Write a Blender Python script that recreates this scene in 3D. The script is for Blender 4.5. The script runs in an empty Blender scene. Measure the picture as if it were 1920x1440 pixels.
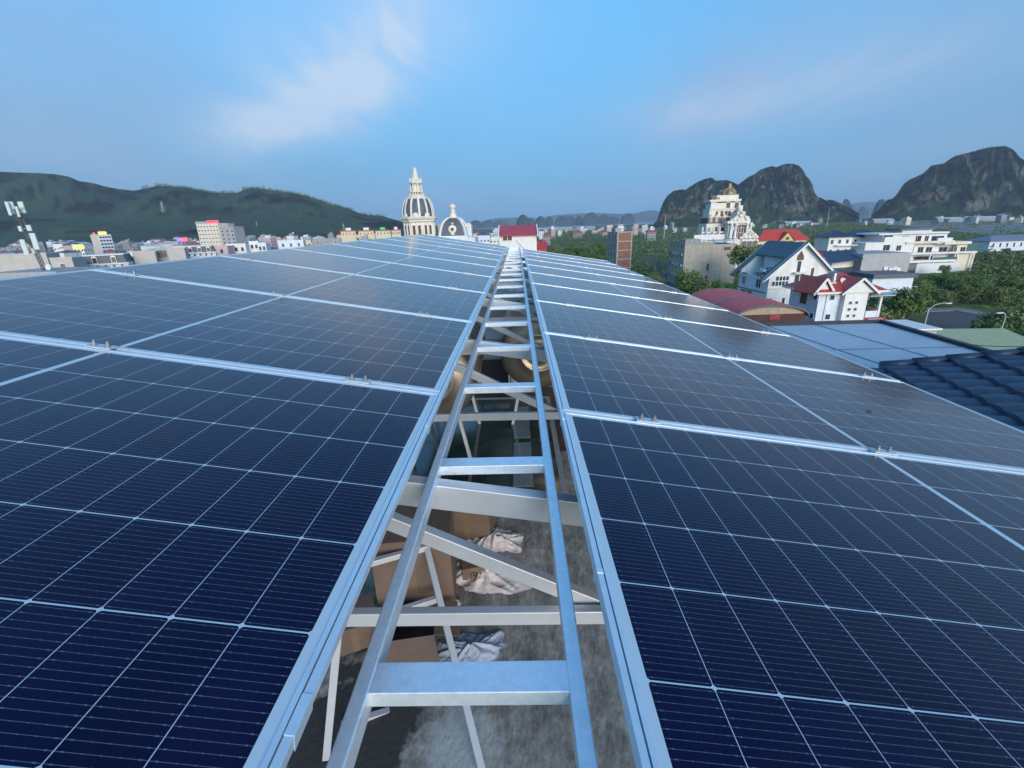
import bpy, bmesh, math, random
from mathutils import Matrix, Vector, noise
sc = bpy.context.scene
col = sc.collection
R = math.radians
random.seed(7)

# ------------------------------------------------------------------ camera
FPX, PIT, YAW, ROL = 874.9, 0.33017, -0.01995, -0.03
CAM = Vector((0.01455, 0.0, 0.5578))
cF = Vector((math.sin(YAW)*math.cos(PIT), math.cos(YAW)*math.cos(PIT), -math.sin(PIT)))
_r = Vector((math.cos(YAW), -math.sin(YAW), 0)); _u = _r.cross(cF)
cR = _r*math.cos(ROL) + _u*math.sin(ROL)
cU = -_r*math.sin(ROL) + _u*math.cos(ROL)
cd = bpy.data.cameras.new('camera'); cam = bpy.data.objects.new('camera', cd); col.objects.link(cam)
cd.sensor_width = 36; cd.lens = FPX/1920*36; cd.clip_start = 0.02; cd.clip_end = 60000
M = Matrix(((cR.x, cU.x, -cF.x, CAM.x), (cR.y, cU.y, -cF.y, CAM.y), (cR.z, cU.z, -cF.z, CAM.z), (0, 0, 0, 1)))
cam.matrix_world = M
sc.camera = cam

# ------------------------------------------------------------------ light
SUN_EL, SUN_AZ = R(14), R(160)       # azimuth clockwise from +Y: low behind the camera, a little to the right
w = bpy.data.worlds.new('World'); sc.world = w; w.use_nodes = True
wn, wl = w.node_tree.nodes, w.node_tree.links
bg = wn['Background']
sky = wn.new('ShaderNodeTexSky'); sky.sky_type = 'NISHITA'; sky.sun_disc = False
sky.sun_elevation = SUN_EL; sky.sun_rotation = SUN_AZ
sky.air_density = 1.0; sky.dust_density = 0.6; sky.ozone_density = 2.0; sky.altitude = 0
def wnode(t, **k):
    n = wn.new(t)
    for a, b in k.items(): setattr(n, a, b)
    return n
def wmath(op, a, b=None, c=None, clamp=False):
    n = wnode('ShaderNodeMath', operation=op); n.use_clamp = clamp
    for i, v in enumerate((a, b, c)):
        if v is None: continue
        if isinstance(v, (int, float)): n.inputs[i].default_value = v
        else: wl.new(v, n.inputs[i])
    return n.outputs[0]
tc = wnode('ShaderNodeTexCoord')
nrm = wnode('ShaderNodeVectorMath', operation='NORMALIZE'); wl.new(tc.outputs['Generated'], nrm.inputs[0])
sep = wnode('ShaderNodeSeparateXYZ'); wl.new(nrm.outputs[0], sep.inputs[0])
X, Y, Z = sep.outputs
# clouds lie on a flat layer: project the direction on a plane overhead
zz = wmath('ADD', wmath('MAXIMUM', Z, 0.0), 0.12)
cx, cy = wmath('DIVIDE', X, zz), wmath('DIVIDE', Y, zz)
comb = wnode('ShaderNodeCombineXYZ'); wl.new(cx, comb.inputs[0]); wl.new(cy, comb.inputs[1])
def wnoise(scale, detail, rough, stretch=(1, 1, 1), rot=0, off=(0, 0, 0), dist=0.0):
    mp = wnode('ShaderNodeMapping'); mp.inputs['Scale'].default_value = stretch; mp.inputs['Rotation'].default_value = (0, 0, rot)
    mp.inputs['Location'].default_value = off
    wl.new(comb.outputs[0], mp.inputs[0])
    n = wnode('ShaderNodeTexNoise'); n.inputs['Scale'].default_value = scale; n.inputs['Detail'].default_value = detail
    n.inputs['Roughness'].default_value = rough; n.inputs['Distortion'].default_value = dist
    wl.new(mp.outputs[0], n.inputs['Vector']); return n.outputs['Fac']
def wramp(v, a, b):
    n = wnode('ShaderNodeMapRange'); n.interpolation_type = 'SMOOTHSTEP'
    n.inputs['From Min'].default_value = a; n.inputs['From Max'].default_value = b; wl.new(v, n.inputs['Value']); return n.outputs[0]
def pxdir(px, py): return (cF + cR*((px-960)/FPX) - cU*((py-720)/FPX)).normalized()
def capsule(p, q, rad):
    """soft mask round the arc between two sky directions"""
    a, b = pxdir(*p), pxdir(*q); n = a.cross(b).normalized(); m = (a+b).normalized(); L = a.angle(b)/2
    def dot(v):
        d = wnode('ShaderNodeVectorMath', operation='DOT_PRODUCT'); d.inputs[1].default_value = v; wl.new(nrm.outputs[0], d.inputs[0]); return d.outputs['Value']
    t = n.cross(m).normalized()
    acr = wmath('DIVIDE', dot(n), rad); alo = wmath('DIVIDE', dot(t), L+rad*.6)
    r2 = wmath('ADD', wmath('MULTIPLY', acr, acr), wmath('MULTIPLY', alo, alo))
    front = wmath('GREATER_THAN', dot(m), 0.0)
    return wmath('MULTIPLY', wmath('EXPONENT', wmath('MULTIPLY', r2, -1.0)), front)
n1 = wnoise(1.1, 9, .62, (1.0, .45, 1), .55, (3.1, 1.7, 0), .35)
n2 = wnoise(3.8, 9, .68, (1.0, .30, 1), 1.05, (0.4, 5.0, 0), .5)
n3 = wnoise(.55, 6, .6, (1, .5, 1), -.5, (8, 2, 0), .2)
m1 = None
for p_, q_, r_, k_ in (((410, 240), (600, 212), .036, .85), ((560, 215), (655, 165), .042, .80), ((640, 175), (725, 70), .062, 1.0), ((690, 90), (850, 25), .070, .55), ((480, 95), (650, 140), .070, .42), ((380, 265), (520, 250), .05, .35), ((640, 60), (1000, 20), .10, .22), ((1190, 228), (1500, 165), .030, .42), ((1440, 175), (1800, 70), .045, .32)):
    v_ = wmath('MULTIPLY', capsule(p_, q_, r_), k_); m1 = v_ if m1 is None else wmath('ADD', m1, v_)
c1 = wmath('MULTIPLY', m1, wmath('ADD', .25, wmath('ADD', wmath('MULTIPLY', wramp(n1, .30, .70), .55), wmath('MULTIPLY', wramp(n2, .34, .70), .55))), clamp=True)
m2 = wmath('ADD', wmath('MULTIPLY', capsule((1180, 235), (1560, 120), .055), .75), wmath('MULTIPLY', capsule((-80, 130), (300, 240), .13), .85))
m2 = wmath('ADD', m2, wmath('MULTIPLY', capsule((1500, 100), (1920, 190), .12), .5))
c2 = wmath('MULTIPLY', m2, wmath('ADD', wramp(n1, .25, .75), .25), clamp=True)
c3 = wmath('MULTIPLY', wramp(n3, .42, .75), .15)
veil = wmath('ADD', wmath('MULTIPLY', c1, .72), wmath('ADD', c2, c3), clamp=True)
def wmix(f, a, b):
    n = wnode('ShaderNodeMix', data_type='RGBA'); wl.new(f, n.inputs['Factor'])
    for i, v in ((6, a), (7, b)):
        if isinstance(v, tuple): n.inputs[i].default_value = (*v, 1)
        else: wl.new(v, n.inputs[i])
    return n.outputs[2]
CL = 5.2
low = wmath('SUBTRACT', 1.0, wramp(Z, -.02, .62))      # damp evening air near the horizon
tint = wnode('ShaderNodeMix', data_type='RGBA', blend_type='MULTIPLY'); tint.inputs['Factor'].default_value = 1
wl.new(sky.outputs[0], tint.inputs[6]); tint.inputs[7].default_value = (.66, 1.24, 1.52, 1)
skyc = wmix(wmath('MULTIPLY', low, .97), tint.outputs[2], (.96, 1.76, 2.85))
glow = wmath('ADD', wmath('MULTIPLY', capsule((700, 120), (1420, 60), .50), .55), 0.0, clamp=True)
skyc = wmix(glow, skyc, (.92, 3.42, 6.3))
skyc = wmix(wmath('MULTIPLY', c2, 1.0, clamp=True), skyc, (1.75, 2.55, 3.9))
skyc = wmix(wmath('ADD', wmath('MULTIPLY', c1, .80), c3, clamp=True), skyc, (.66*CL, .80*CL, 1.0*CL))
hi = wnode('ShaderNodeVectorMath', operation='SCALE'); wl.new(skyc, hi.inputs[0])      # the sky overhead and towards the sunset is brighter
wl.new(wmath('ADD', 1.0, wmath('ADD', wmath('MULTIPLY', wramp(Z, .62, .95), .35), wmath('MULTIPLY', wramp(wmath('MULTIPLY', Y, -1.0), .0, .8), .55))), hi.inputs['Scale'])
wl.new(hi.outputs[0], bg.inputs['Color'])
bg.inputs['Strength'].default_value = 0.14
sd = bpy.data.lights.new('sun', 'SUN'); sd.energy = 2.6; sd.angle = R(35); sd.color = (1.0, .84, .70)
so = bpy.data.objects.new('sun', sd); col.objects.link(so)
sv = Vector((math.sin(SUN_AZ)*math.cos(SUN_EL), math.cos(SUN_AZ)*math.cos(SUN_EL), math.sin(SUN_EL)))
so.rotation_euler = sv.to_track_quat('Z', 'Y').to_euler(); so.location = (0, 0, 60)
vs = sc.view_settings; vs.view_transform = 'Standard'; vs.look = 'None'; vs.gamma = 1; vs.exposure = 0.35

# ------------------------------------------------------------------ helpers
GZ = -22.0                       # street level; z = 0 is the solar array at the ladder
def ray(px, py): return cF + cR*((px-960)/FPX) - cU*((py-720)/FPX)
def atz(px, py, z):
    d = ray(px, py); return CAM + d*((z-CAM.z)/d.z)
def aty(px, py, y):
    d = ray(px, py); return CAM + d*((y-CAM.y)/d.y)
def tag(o, label=None, cat=None, group=None, kind=None):
    if label: o['label'] = label
    if cat: o['category'] = cat
    if group: o['group'] = group
    if kind: o['kind'] = kind
    return o
def empty(name, loc, rz=0.0, label=None, cat=None, group=None, rot=None):
    o = bpy.data.objects.new(name, None); col.objects.link(o); o.location = loc
    o.rotation_euler = rot if rot else (0, 0, rz); o.empty_display_size = .2
    return tag(o, label, cat, group)
class MB:
    def __init__(s): s.v = []; s.f = []; s.m = []; s.cur = 0
    def add(s, vs, fs, M=None):
        b = len(s.v)
        s.v += [tuple(M @ Vector(p)) if M else tuple(p) for p in vs]
        s.f += [tuple(b+i for i in f) for f in fs]; s.m += [s.cur]*len(fs); return s
    def box(s, x0, x1, y0, y1, z0, z1, M=None):
        return s.add([(x0,y0,z0),(x1,y0,z0),(x1,y1,z0),(x0,y1,z0),(x0,y0,z1),(x1,y0,z1),(x1,y1,z1),(x0,y1,z1)],
                     [(3,2,1,0),(4,5,6,7),(0,1,5,4),(1,2,6,5),(2,3,7,6),(3,0,4,7)], M)
    def cbox(s, c, d, M=None):
        return s.box(c[0]-d[0]/2, c[0]+d[0]/2, c[1]-d[1]/2, c[1]+d[1]/2, c[2]-d[2]/2, c[2]+d[2]/2, M)
    def poly(s, pts): return s.add(pts, [tuple(range(len(pts)))])
    def slab(s, pts, th, dirv=None):
        """polygon given thickness th against its normal (or along dirv)"""
        p = [Vector(q) for q in pts]; n = Vector((0,0,0))
        for i in range(len(p)):
            a, b = p[i], p[(i+1) % len(p)]; n += a.cross(b)
        n = dirv if dirv else -n.normalized()
        q = [a+n*th for a in p]; k = len(p)
        return s.add(p+q, [tuple(range(k)), tuple(range(2*k-1, k-1, -1))]+[(i, i+k, (i+1)%k+k, (i+1)%k) for i in range(k)])
    def prism(s, pts, y0, y1):
        """outline in x,z swept along y"""
        k = len(pts)
        return s.add([(x,y0,z) for x,z in pts]+[(x,y1,z) for x,z in pts],
                     [tuple(range(k)), tuple(range(2*k-1,k-1,-1))]+[(i, i+k, (i+1)%k+k, (i+1)%k) for i in range(k)])
    def beam(s, p, q, w, h, top=False):
        """square tube from p to q; p, q on the centre line of its top face if top"""
        p, q = Vector(p), Vector(q); d = (q-p).normalized(); sd = d.cross(Vector((0,0,1)))
        if sd.length < .02: sd = Vector((1,0,0))
        sd.normalize(); up = sd.cross(d)
        if top: p = p-up*h/2; q = q-up*h/2
        c = [(-1,-1),(1,-1),(1,1),(-1,1)]
        vs = [p+sd*a*w/2+up*b*h/2 for a,b in c]+[q+sd*a*w/2+up*b*h/2 for a,b in c]
        return s.add(vs, [(3,2,1,0),(4,5,6,7),(0,1,5,4),(1,2,6,5),(2,3,7,6),(3,0,4,7)])
    def cyl(s, p, q, r0, r1=None, n=10, cap=True):
        p, q = Vector(p), Vector(q); r1 = r0 if r1 is None else r1
        d = (q-p).normalized(); a = d.orthogonal().normalized(); b = d.cross(a)
        vs = [p+(a*math.cos(t)+b*math.sin(t))*r0 for t in [2*math.pi*i/n for i in range(n)]]
        vs += [q+(a*math.cos(t)+b*math.sin(t))*r1 for t in [2*math.pi*i/n for i in range(n)]]
        fs = [(i,(i+1)%n,(i+1)%n+n,i+n) for i in range(n)]
        if cap: fs += [tuple(range(n-1,-1,-1)), tuple(range(n,2*n))]
        return s.add(vs, fs)
    def tube(s, pts, r, n=8):
        for a, b in zip(pts[:-1], pts[1:]): s.cyl(a, b, r, r, n)
        return s
    def lathe(s, prof, n=24, c=(0,0,0), M=None, ph=0.0):
        vs = []; fs = []
        for r, z in prof:
            for i in range(n):
                t = 2*math.pi*(i+ph)/n; vs.append((c[0]+r*math.cos(t), c[1]+r*math.sin(t), c[2]+z))
        for j in range(len(prof)-1):
            for i in range(n):
                fs.append((j*n+i, j*n+(i+1)%n, (j+1)*n+(i+1)%n, (j+1)*n+i))
        fs.append(tuple(range(n-1,-1,-1))); k = len(prof)-1; fs.append(tuple(range(k*n, k*n+n)))
        return s.add(vs, fs, M)
    def mesh(s, name, mats, smooth=False):
        me = bpy.data.meshes.new(name); me.from_pydata(s.v, [], s.f)
        if not isinstance(mats, (list, tuple)): mats = [mats]
        for m in mats: me.materials.append(m)
        me.polygons.foreach_set('material_index', s.m)
        if smooth: me.polygons.foreach_set('use_smooth', [True]*len(me.polygons))
        bm = bmesh.new(); bm.from_mesh(me); bmesh.ops.recalc_face_normals(bm, faces=bm.faces); bm.to_mesh(me); bm.free()
        me.update(); return me
    def build(s, name, mats, parent=None, smooth=False, bevel=0, loc=None, auto=None):
        o = bpy.data.objects.new(name, s.mesh(name, mats, smooth)); col.objects.link(o)
        if parent: o.parent = parent
        if loc: o.location = loc
        if bevel:
            b = o.modifiers.new('bevel', 'BEVEL'); b.width = bevel; b.segments = 2; b.limit_method = 'ANGLE'
        return o
def child(name, me, parent, loc=(0,0,0), rot=(0,0,0), scale=None):
    o = bpy.data.objects.new(name, me); col.objects.link(o); o.parent = parent; o.location = loc; o.rotation_euler = rot
    if scale: o.scale = scale
    return o

# ------------------------------------------------------------------ materials
MATS = {}
def nd(nt, t, **k):
    n = nt.nodes.new(t)
    for a, b in k.items(): setattr(n, a, b)
    return n
def mat(name, c, rough=.7, metal=0.0, var=.12, scale=3.0, bump=0.0, bscale=None, c2=None, thr=(.45,.6), stretch=(1,1,1),
        spec=.5, coat=0, emit=None, dirt=None, dscale=.6):
    if name in MATS: return MATS[name]
    m = bpy.data.materials.new(name); m.use_nodes = True; nt = m.node_tree; L = nt.links
    b = nt.nodes['Principled BSDF']; b.inputs['Roughness'].default_value = rough; b.inputs['Metallic'].default_value = metal
    b.inputs['Specular IOR Level'].default_value = spec
    tcn = nd(nt, 'ShaderNodeTexCoord'); mp = nd(nt, 'ShaderNodeMapping'); mp.inputs['Scale'].default_value = stretch
    L.new(tcn.outputs['Object'], mp.inputs[0])
    n = nd(nt, 'ShaderNodeTexNoise'); n.inputs['Scale'].default_value = scale; n.inputs['Detail'].default_value = 6; n.inputs['Roughness'].default_value = .62
    L.new(mp.outputs[0], n.inputs['Vector'])
    r = nd(nt, 'ShaderNodeMapRange'); r.inputs['From Min'].default_value = .3; r.inputs['From Max'].default_value = .7
    r.inputs['To Min'].default_value = 1-var; r.inputs['To Max'].default_value = 1+var; L.new(n.outputs['Fac'], r.inputs['Value'])
    cc = nd(nt, 'ShaderNodeRGB'); cc.outputs[0].default_value = (*c, 1); src = cc.outputs[0]
    if c2:
        n2 = nd(nt, 'ShaderNodeTexNoise'); n2.inputs['Scale'].default_value = scale*.45; n2.inputs['Detail'].default_value = 8; n2.inputs['Roughness'].default_value = .65
        L.new(mp.outputs[0], n2.inputs['Vector'])
        r2 = nd(nt, 'ShaderNodeMapRange'); r2.inputs['From Min'].default_value = thr[0]; r2.inputs['From Max'].default_value = thr[1]; L.new(n2.outputs['Fac'], r2.inputs['Value'])
        mx = nd(nt, 'ShaderNodeMix', data_type='RGBA'); L.new(r2.outputs[0], mx.inputs['Factor']); L.new(src, mx.inputs[6]); mx.inputs[7].default_value = (*c2, 1); src = mx.outputs[2]
    if dirt:
        n3 = nd(nt, 'ShaderNodeTexNoise'); n3.inputs['Scale'].default_value = dscale; n3.inputs['Detail'].default_value = 7; n3.inputs['Roughness'].default_value = .7
        mp3 = nd(nt, 'ShaderNodeMapping'); mp3.inputs['Scale'].default_value = (3,3,.6); L.new(tcn.outputs['Object'], mp3.inputs[0]); L.new(mp3.outputs[0], n3.inputs['Vector'])
        r3 = nd(nt, 'ShaderNodeMapRange'); r3.inputs['From Min'].default_value = .5; r3.inputs['From Max'].default_value = .78; r3.inputs['To Max'].default_value = .7; L.new(n3.outputs['Fac'], r3.inputs['Value'])
        mx = nd(nt, 'ShaderNodeMix', data_type='RGBA'); L.new(r3.outputs[0], mx.inputs['Factor']); L.new(src, mx.inputs[6]); mx.inputs[7].default_value = (*dirt, 1); src = mx.outputs[2]
    vm = nd(nt, 'ShaderNodeVectorMath', operation='SCALE'); L.new(src, vm.inputs[0]); L.new(r.outputs[0], vm.inputs['Scale']); L.new(vm.outputs[0], b.inputs['Base Color'])
    if bump:
        n4 = nd(nt, 'ShaderNodeTexNoise'); n4.inputs['Scale'].default_value = bscale or scale*4; n4.inputs['Detail'].default_value = 5; L.new(mp.outputs[0], n4.inputs['Vector'])
        bp = nd(nt, 'ShaderNodeBump'); bp.inputs['Strength'].default_value = bump; bp.inputs['Distance'].default_value = .02; L.new(n4.outputs['Fac'], bp.inputs['Height']); L.new(bp.outputs[0], b.inputs['Normal'])
    if emit:
        b.inputs['Emission Color'].default_value = (*emit[0], 1); b.inputs['Emission Strength'].default_value = emit[1]
    if coat: b.inputs['Coat Weight'].default_value = coat
    MATS[name] = m; return m
def ribs(name, c, axis='x', pitch=.3, rough=.45, c2=None, bump=.6, rows=None, dirt=None, metal=0.0):
    """corrugated or tiled sheet: waves across one object axis, steps across the other"""
    m = mat(name, c, rough=rough, var=.14, scale=2.0, dirt=dirt, metal=metal); nt = m.node_tree; L = nt.links
    tcn = nd(nt, 'ShaderNodeTexCoord'); sp = nd(nt, 'ShaderNodeSeparateXYZ'); L.new(tcn.outputs['Object'], sp.inputs[0])
    a = nd(nt, 'ShaderNodeMath', operation='MULTIPLY'); L.new(sp.outputs[0 if axis=='x' else 1], a.inputs[0]); a.inputs[1].default_value = 2*math.pi/pitch
    s = nd(nt, 'ShaderNodeMath', operation='SINE'); L.new(a.outputs[0], s.inputs[0]); h = s.outputs[0]
    if rows:
        q = nd(nt, 'ShaderNodeMath', operation='MULTIPLY'); L.new(sp.outputs[1 if axis=='x' else 0], q.inputs[0]); q.inputs[1].default_value = 1/rows
        f = nd(nt, 'ShaderNodeMath', operation='FRACT'); L.new(q.outputs[0], f.inputs[0])
        t = nd(nt, 'ShaderNodeMath', operation='MULTIPLY_ADD'); L.new(f.outputs[0], t.inputs[0]); t.inputs[1].default_value = -1.6; L.new(h, t.inputs[2]); h = t.outputs[0]
    bp = nd(nt, 'ShaderNodeBump'); bp.inputs['Strength'].default_value = bump; bp.inputs['Distance'].default_value = .04; L.new(h, bp.inputs['Height'])
    L.new(bp.outputs[0], nt.nodes['Principled BSDF'].inputs['Normal']); return m

M_white = mat('white_plaster', (.70,.70,.68), .8, var=.06, scale=1.2, dirt=(.42,.44,.44), dscale=.35)
M_wall_blue = mat('pale_blue_or_shaded_white_plaster', (.62,.68,.74), .8, var=.08, scale=1.0, dirt=(.36,.42,.47), dscale=.4)
M_cream = mat('cream_plaster', (.70,.63,.50), .8, var=.08, scale=1.0, dirt=(.45,.40,.33), dscale=.4)
M_stone = mat('carved_cream_stone', (.70,.65,.56), .8, var=.16, scale=2.5, dirt=(.34,.32,.28), dscale=.8)
M_grey = mat('grey_render', (.36,.36,.36), .85, var=.1, scale=.8, dirt=(.22,.22,.22), dscale=.3)
M_conc = mat('raw_concrete', (.40,.36,.29), .9, var=.14, scale=.9, dirt=(.22,.20,.17), dscale=.35, bump=.3)
M_conc2 = mat('grey_concrete', (.30,.30,.30), .9, var=.16, scale=1.0, dirt=(.16,.16,.16), dscale=.4)
M_brown = mat('brown_frame', (.10,.045,.03), .6, var=.2)
M_dark = mat('dark_opening', (.025,.028,.03), .25, var=.2)
M_glass = mat('window_glass', (.05,.07,.085), .08, var=.3, scale=.7)
M_wframe = mat('white_frame', (.72,.73,.74), .6, var=.05)
M_slate = mat('slate_roof', (.085,.095,.115), .55, var=.25, scale=3)
M_slate2 = mat('brown_slate_roof', (.085,.060,.048), .55, var=.25, scale=3)
M_gold = mat('bronze_dome', (.27,.19,.09), .4, metal=.3, var=.25, scale=2)
M_redroof = ribs('red_tile_roof', (.50,.055,.035), 'x', .3, rows=.35, dirt=(.16,.04,.03))
M_redroof2 = ribs('dark_red_sheet_roof', (.44,.045,.045), 'x', .25, bump=.4, dirt=(.15,.03,.04))
M_teal = ribs('teal_tile_roof', (.028,.075,.105), 'x', .3, rows=.35)
M_navy = ribs('navy_tile_roof', (.018,.035,.085), 'x', .3, rows=.35)
M_blueroof = ribs('navy_sheet_roof', (.03,.045,.09), 'x', .4, bump=.5)
M_greenroof = ribs('pale_green_sheet_roof', (.40,.41,.20), 'x', .5, bump=.35)
M_tank = mat('stainless_steel', (.58,.58,.57), .28, metal=1.0, var=.1, scale=4)
M_lampgrey = mat('lamp_post_paint', (.48,.50,.50), .5, var=.08)
M_alu = mat('anodised_aluminium', (.66,.76,.83), .38, metal=.5, var=.06, scale=25, bump=.03)
M_paint = mat('silver_white_steel_paint', (.76,.84,.91), .40, metal=.50, var=.07, scale=75, c2=(.66,.74,.82), thr=(.50,.72), bump=.025, bscale=260)
M_beam = mat('off_white_steel_paint', (.55,.575,.61), .45, metal=.35, var=.06, scale=8, bump=.02, bscale=120)

# ------------------------------------------------------------------ solar array
TLT, UL, UR, PW, PH, PITCH = 0.16544, 0.2635, 0.1631, 2.106, 1.149, 1.1727
V0L, V0R = 0.2646, 0.2506
LIP = .0068
def cell_material():
    m = bpy.data.materials.new('solar_cells_under_glass'); m.use_nodes = True; nt = m.node_tree; L = nt.links
    b = nt.nodes['Principled BSDF']
    def mth(op, a, c=None, d=None, clamp=False):
        n = nd(nt, 'ShaderNodeMath', operation=op); n.use_clamp = clamp
        for i, v in enumerate((a, c, d)):
            if v is None: continue
            if isinstance(v, (int, float)): n.inputs[i].default_value = v
            else: L.new(v, n.inputs[i])
        return n.outputs[0]
    tcn = nd(nt, 'ShaderNodeTexCoord'); sp = nd(nt, 'ShaderNodeSeparateXYZ'); L.new(tcn.outputs['Object'], sp.inputs[0])
    x, y = sp.outputs[0], sp.outputs[1]          # x across (long side), y along the ladder, both from the panel's centre
    ax = mth('ABSOLUTE', x)
    CX, CY, MID = .0929, .184, .0085
    xi = mth('SUBTRACT', ax, MID)
    fx = mth('FRACT', mth('DIVIDE', xi, CX)); fy = mth('FRACT', mth('DIVIDE', mth('ADD', y, 3*CY), CY))
    dx = mth('MULTIPLY', mth('MINIMUM', fx, mth('SUBTRACT', 1.0, fx)), CX)   # distance to the nearest gap
    dy = mth('MULTIPLY', mth('MINIMUM', fy, mth('SUBTRACT', 1.0, fy)), CY)
    gx = mth('LESS_THAN', dx, .00055); gy = mth('LESS_THAN', dy, .00125)
    gc = mth('LESS_THAN', mth('ADD', dx, dy), .0052)
    mid = mth('LESS_THAN', ax, MID)
    ex = mth('GREATER_THAN', ax, MID+11*CX+.0005); ey = mth('GREATER_THAN', mth('ABSOLUTE', y), 3*CY+.0005)
    gap = mth('MAXIMUM', mth('MAXIMUM', gx, gy), mth('MAXIMUM', gc, mth('MAXIMUM', mid, mth('MAXIMUM', ex, ey))))
    # sixteen thin wires across every cell, parallel to the long side
    wv = mth('FRACT', mth('DIVIDE', mth('MULTIPLY', fy, CY), CY/16.0)); dw = mth('MULTIPLY', mth('ABSOLUTE', mth('SUBTRACT', wv, .5)), CY/16.0)
    wire = mth('LESS_THAN', dw, .0004)
    pad = mth('MULTIPLY', mth('LESS_THAN', dw, .0008), mth('MAXIMUM', mth('LESS_THAN', mth('ABSOLUTE', mth('SUBTRACT', dx, .0075)), .0011),
              mth('LESS_THAN', mth('ABSOLUTE', mth('SUBTRACT', mth('FRACT', mth('MULTIPLY', fx, 5.0)), .5)), .03)))
    pad = mth('MULTIPLY', pad, .46)
    wa = mth('MAXIMUM', mth('MULTIPLY', wire, .34), pad)
    ob = nd(nt, 'ShaderNodeObjectInfo'); ns = nd(nt, 'ShaderNodeTexNoise'); ns.inputs['Scale'].default_value = 2.2; ns.inputs['Detail'].default_value = 3
    L.new(tcn.outputs['Object'], ns.inputs['Vector'])
    mc = nd(nt, 'ShaderNodeMix', data_type='RGBA'); L.new(ns.outputs['Fac'], mc.inputs['Factor']); mc.inputs[6].default_value = (.0006,.0010,.018,1); mc.inputs[7].default_value = (.0016,.0022,.034,1)
    cxy = nd(nt, 'ShaderNodeCombineXYZ'); L.new(mth('FLOOR', mth('DIVIDE', x, CX)), cxy.inputs[0]); L.new(mth('FLOOR', mth('DIVIDE', y, CY)), cxy.inputs[1]); L.new(mth('MULTIPLY', ob.outputs['Random'], 97.0), cxy.inputs[2])
    wn_ = nd(nt, 'ShaderNodeTexWhiteNoise'); L.new(cxy.outputs[0], wn_.inputs['Vector'])
    sc_ = nd(nt, 'ShaderNodeVectorMath', operation='SCALE'); L.new(mc.outputs[2], sc_.inputs[0]); L.new(mth('ADD', .84, mth('MULTIPLY', wn_.outputs['Value'], .32)), sc_.inputs['Scale'])
    m1 = nd(nt, 'ShaderNodeMix', data_type='RGBA'); L.new(wa, m1.inputs['Factor']); L.new(sc_.outputs[0], m1.inputs[6]); m1.inputs[7].default_value = (.22,.27,.40,1)
    m2 = nd(nt, 'ShaderNodeMix', data_type='RGBA'); L.new(gap, m2.inputs['Factor']); L.new(m1.outputs[2], m2.inputs[6]); m2.inputs[7].default_value = (.46,.58,.64,1)
    # a thin film of dust, thicker in blotches
    n3 = nd(nt, 'ShaderNodeTexNoise'); n3.inputs['Scale'].default_value = 5; n3.inputs['Detail'].default_value = 9; n3.inputs['Roughness'].default_value = .75
    L.new(tcn.outputs['Object'], n3.inputs['Vector'])
    du = nd(nt, 'ShaderNodeMapRange'); du.inputs['From Min'].default_value = .35; du.inputs['From Max'].default_value = .8; du.inputs['To Min'].default_value = .001; du.inputs['To Max'].default_value = .016; L.new(n3.outputs['Fac'], du.inputs['Value'])
    m3 = nd(nt, 'ShaderNodeMix', data_type='RGBA'); L.new(du.outputs[0], m3.inputs['Factor']); L.new(m2.outputs[2], m3.inputs[6]); m3.inputs[7].default_value = (.35,.36,.38,1)
    L.new(m3.outputs[2], b.inputs['Base Color'])
    b.inputs['Roughness'].default_value = .5; b.inputs['Specular IOR Level'].default_value = .0
    b.inputs['Coat Weight'].default_value = 1.0; b.inputs['Coat IOR'].default_value = 1.29
    b.inputs['Sheen Weight'].default_value = .13; b.inputs['Sheen Roughness'].default_value = .30; b.inputs['Sheen Tint'].default_value = (.85,.88,.92,1)      # film of dust
    rr = nd(nt, 'ShaderNodeMapRange'); rr.inputs['From Min'].default_value = .35; rr.inputs['From Max'].default_value = .75; rr.inputs['To Min'].default_value = .09; rr.inputs['To Max'].default_value = .15
    L.new(n3.outputs['Fac'], rr.inputs['Value']); L.new(rr.outputs[0], b.inputs['Coat Roughness'])
    return m
M_cell = cell_material()
hw, hh = PW/2, PH/2
fm = MB()
fm.box(-hw, hw, -hh, -hh+LIP, -.035, 0).box(-hw, hw, hh-LIP, hh, -.035, 0)
fm.box(-hw, -hw+LIP, -hh+LIP, hh-LIP, -.035, -.0003).box(hw-LIP, hw, -hh+LIP, hh-LIP, -.035, -.0003)
gm = MB().box(-hw+LIP-.001, hw-LIP+.001, -hh+LIP-.001, hh-LIP+.001, -.008, -.0022)
frame_me = fm.mesh('frame', M_alu); glass_me = gm.mesh('glass', M_cell)
ORD = ['nearest', 'second', 'third', 'fourth', 'fifth', 'sixth', 'seventh', 'eighth', 'ninth', 'farthest']
def arr(u, v, h=0.0):           # a point on the tilted array plane, h above it
    return Vector((u*math.cos(TLT)+h*math.sin(TLT), v, -u*math.sin(TLT)+h*math.cos(TLT)))
for side, v0, uc in (('left', V0L, -(UL-LIP+hw)), ('right', V0R, UR-LIP+hw)):
    for n in range(10):
        o = empty('solar_panel', arr(uc, v0+(n+.5)*PITCH), rot=(0, TLT, 0), group='dark blue solar panels in two rows beside the ladder',
                  label=f'{ORD[n]} dark blue framed solar panel in the row {side} of the ladder', cat='solar panel')
        a = child('frame', frame_me, o); b = child('glass', glass_me, o)
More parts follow.
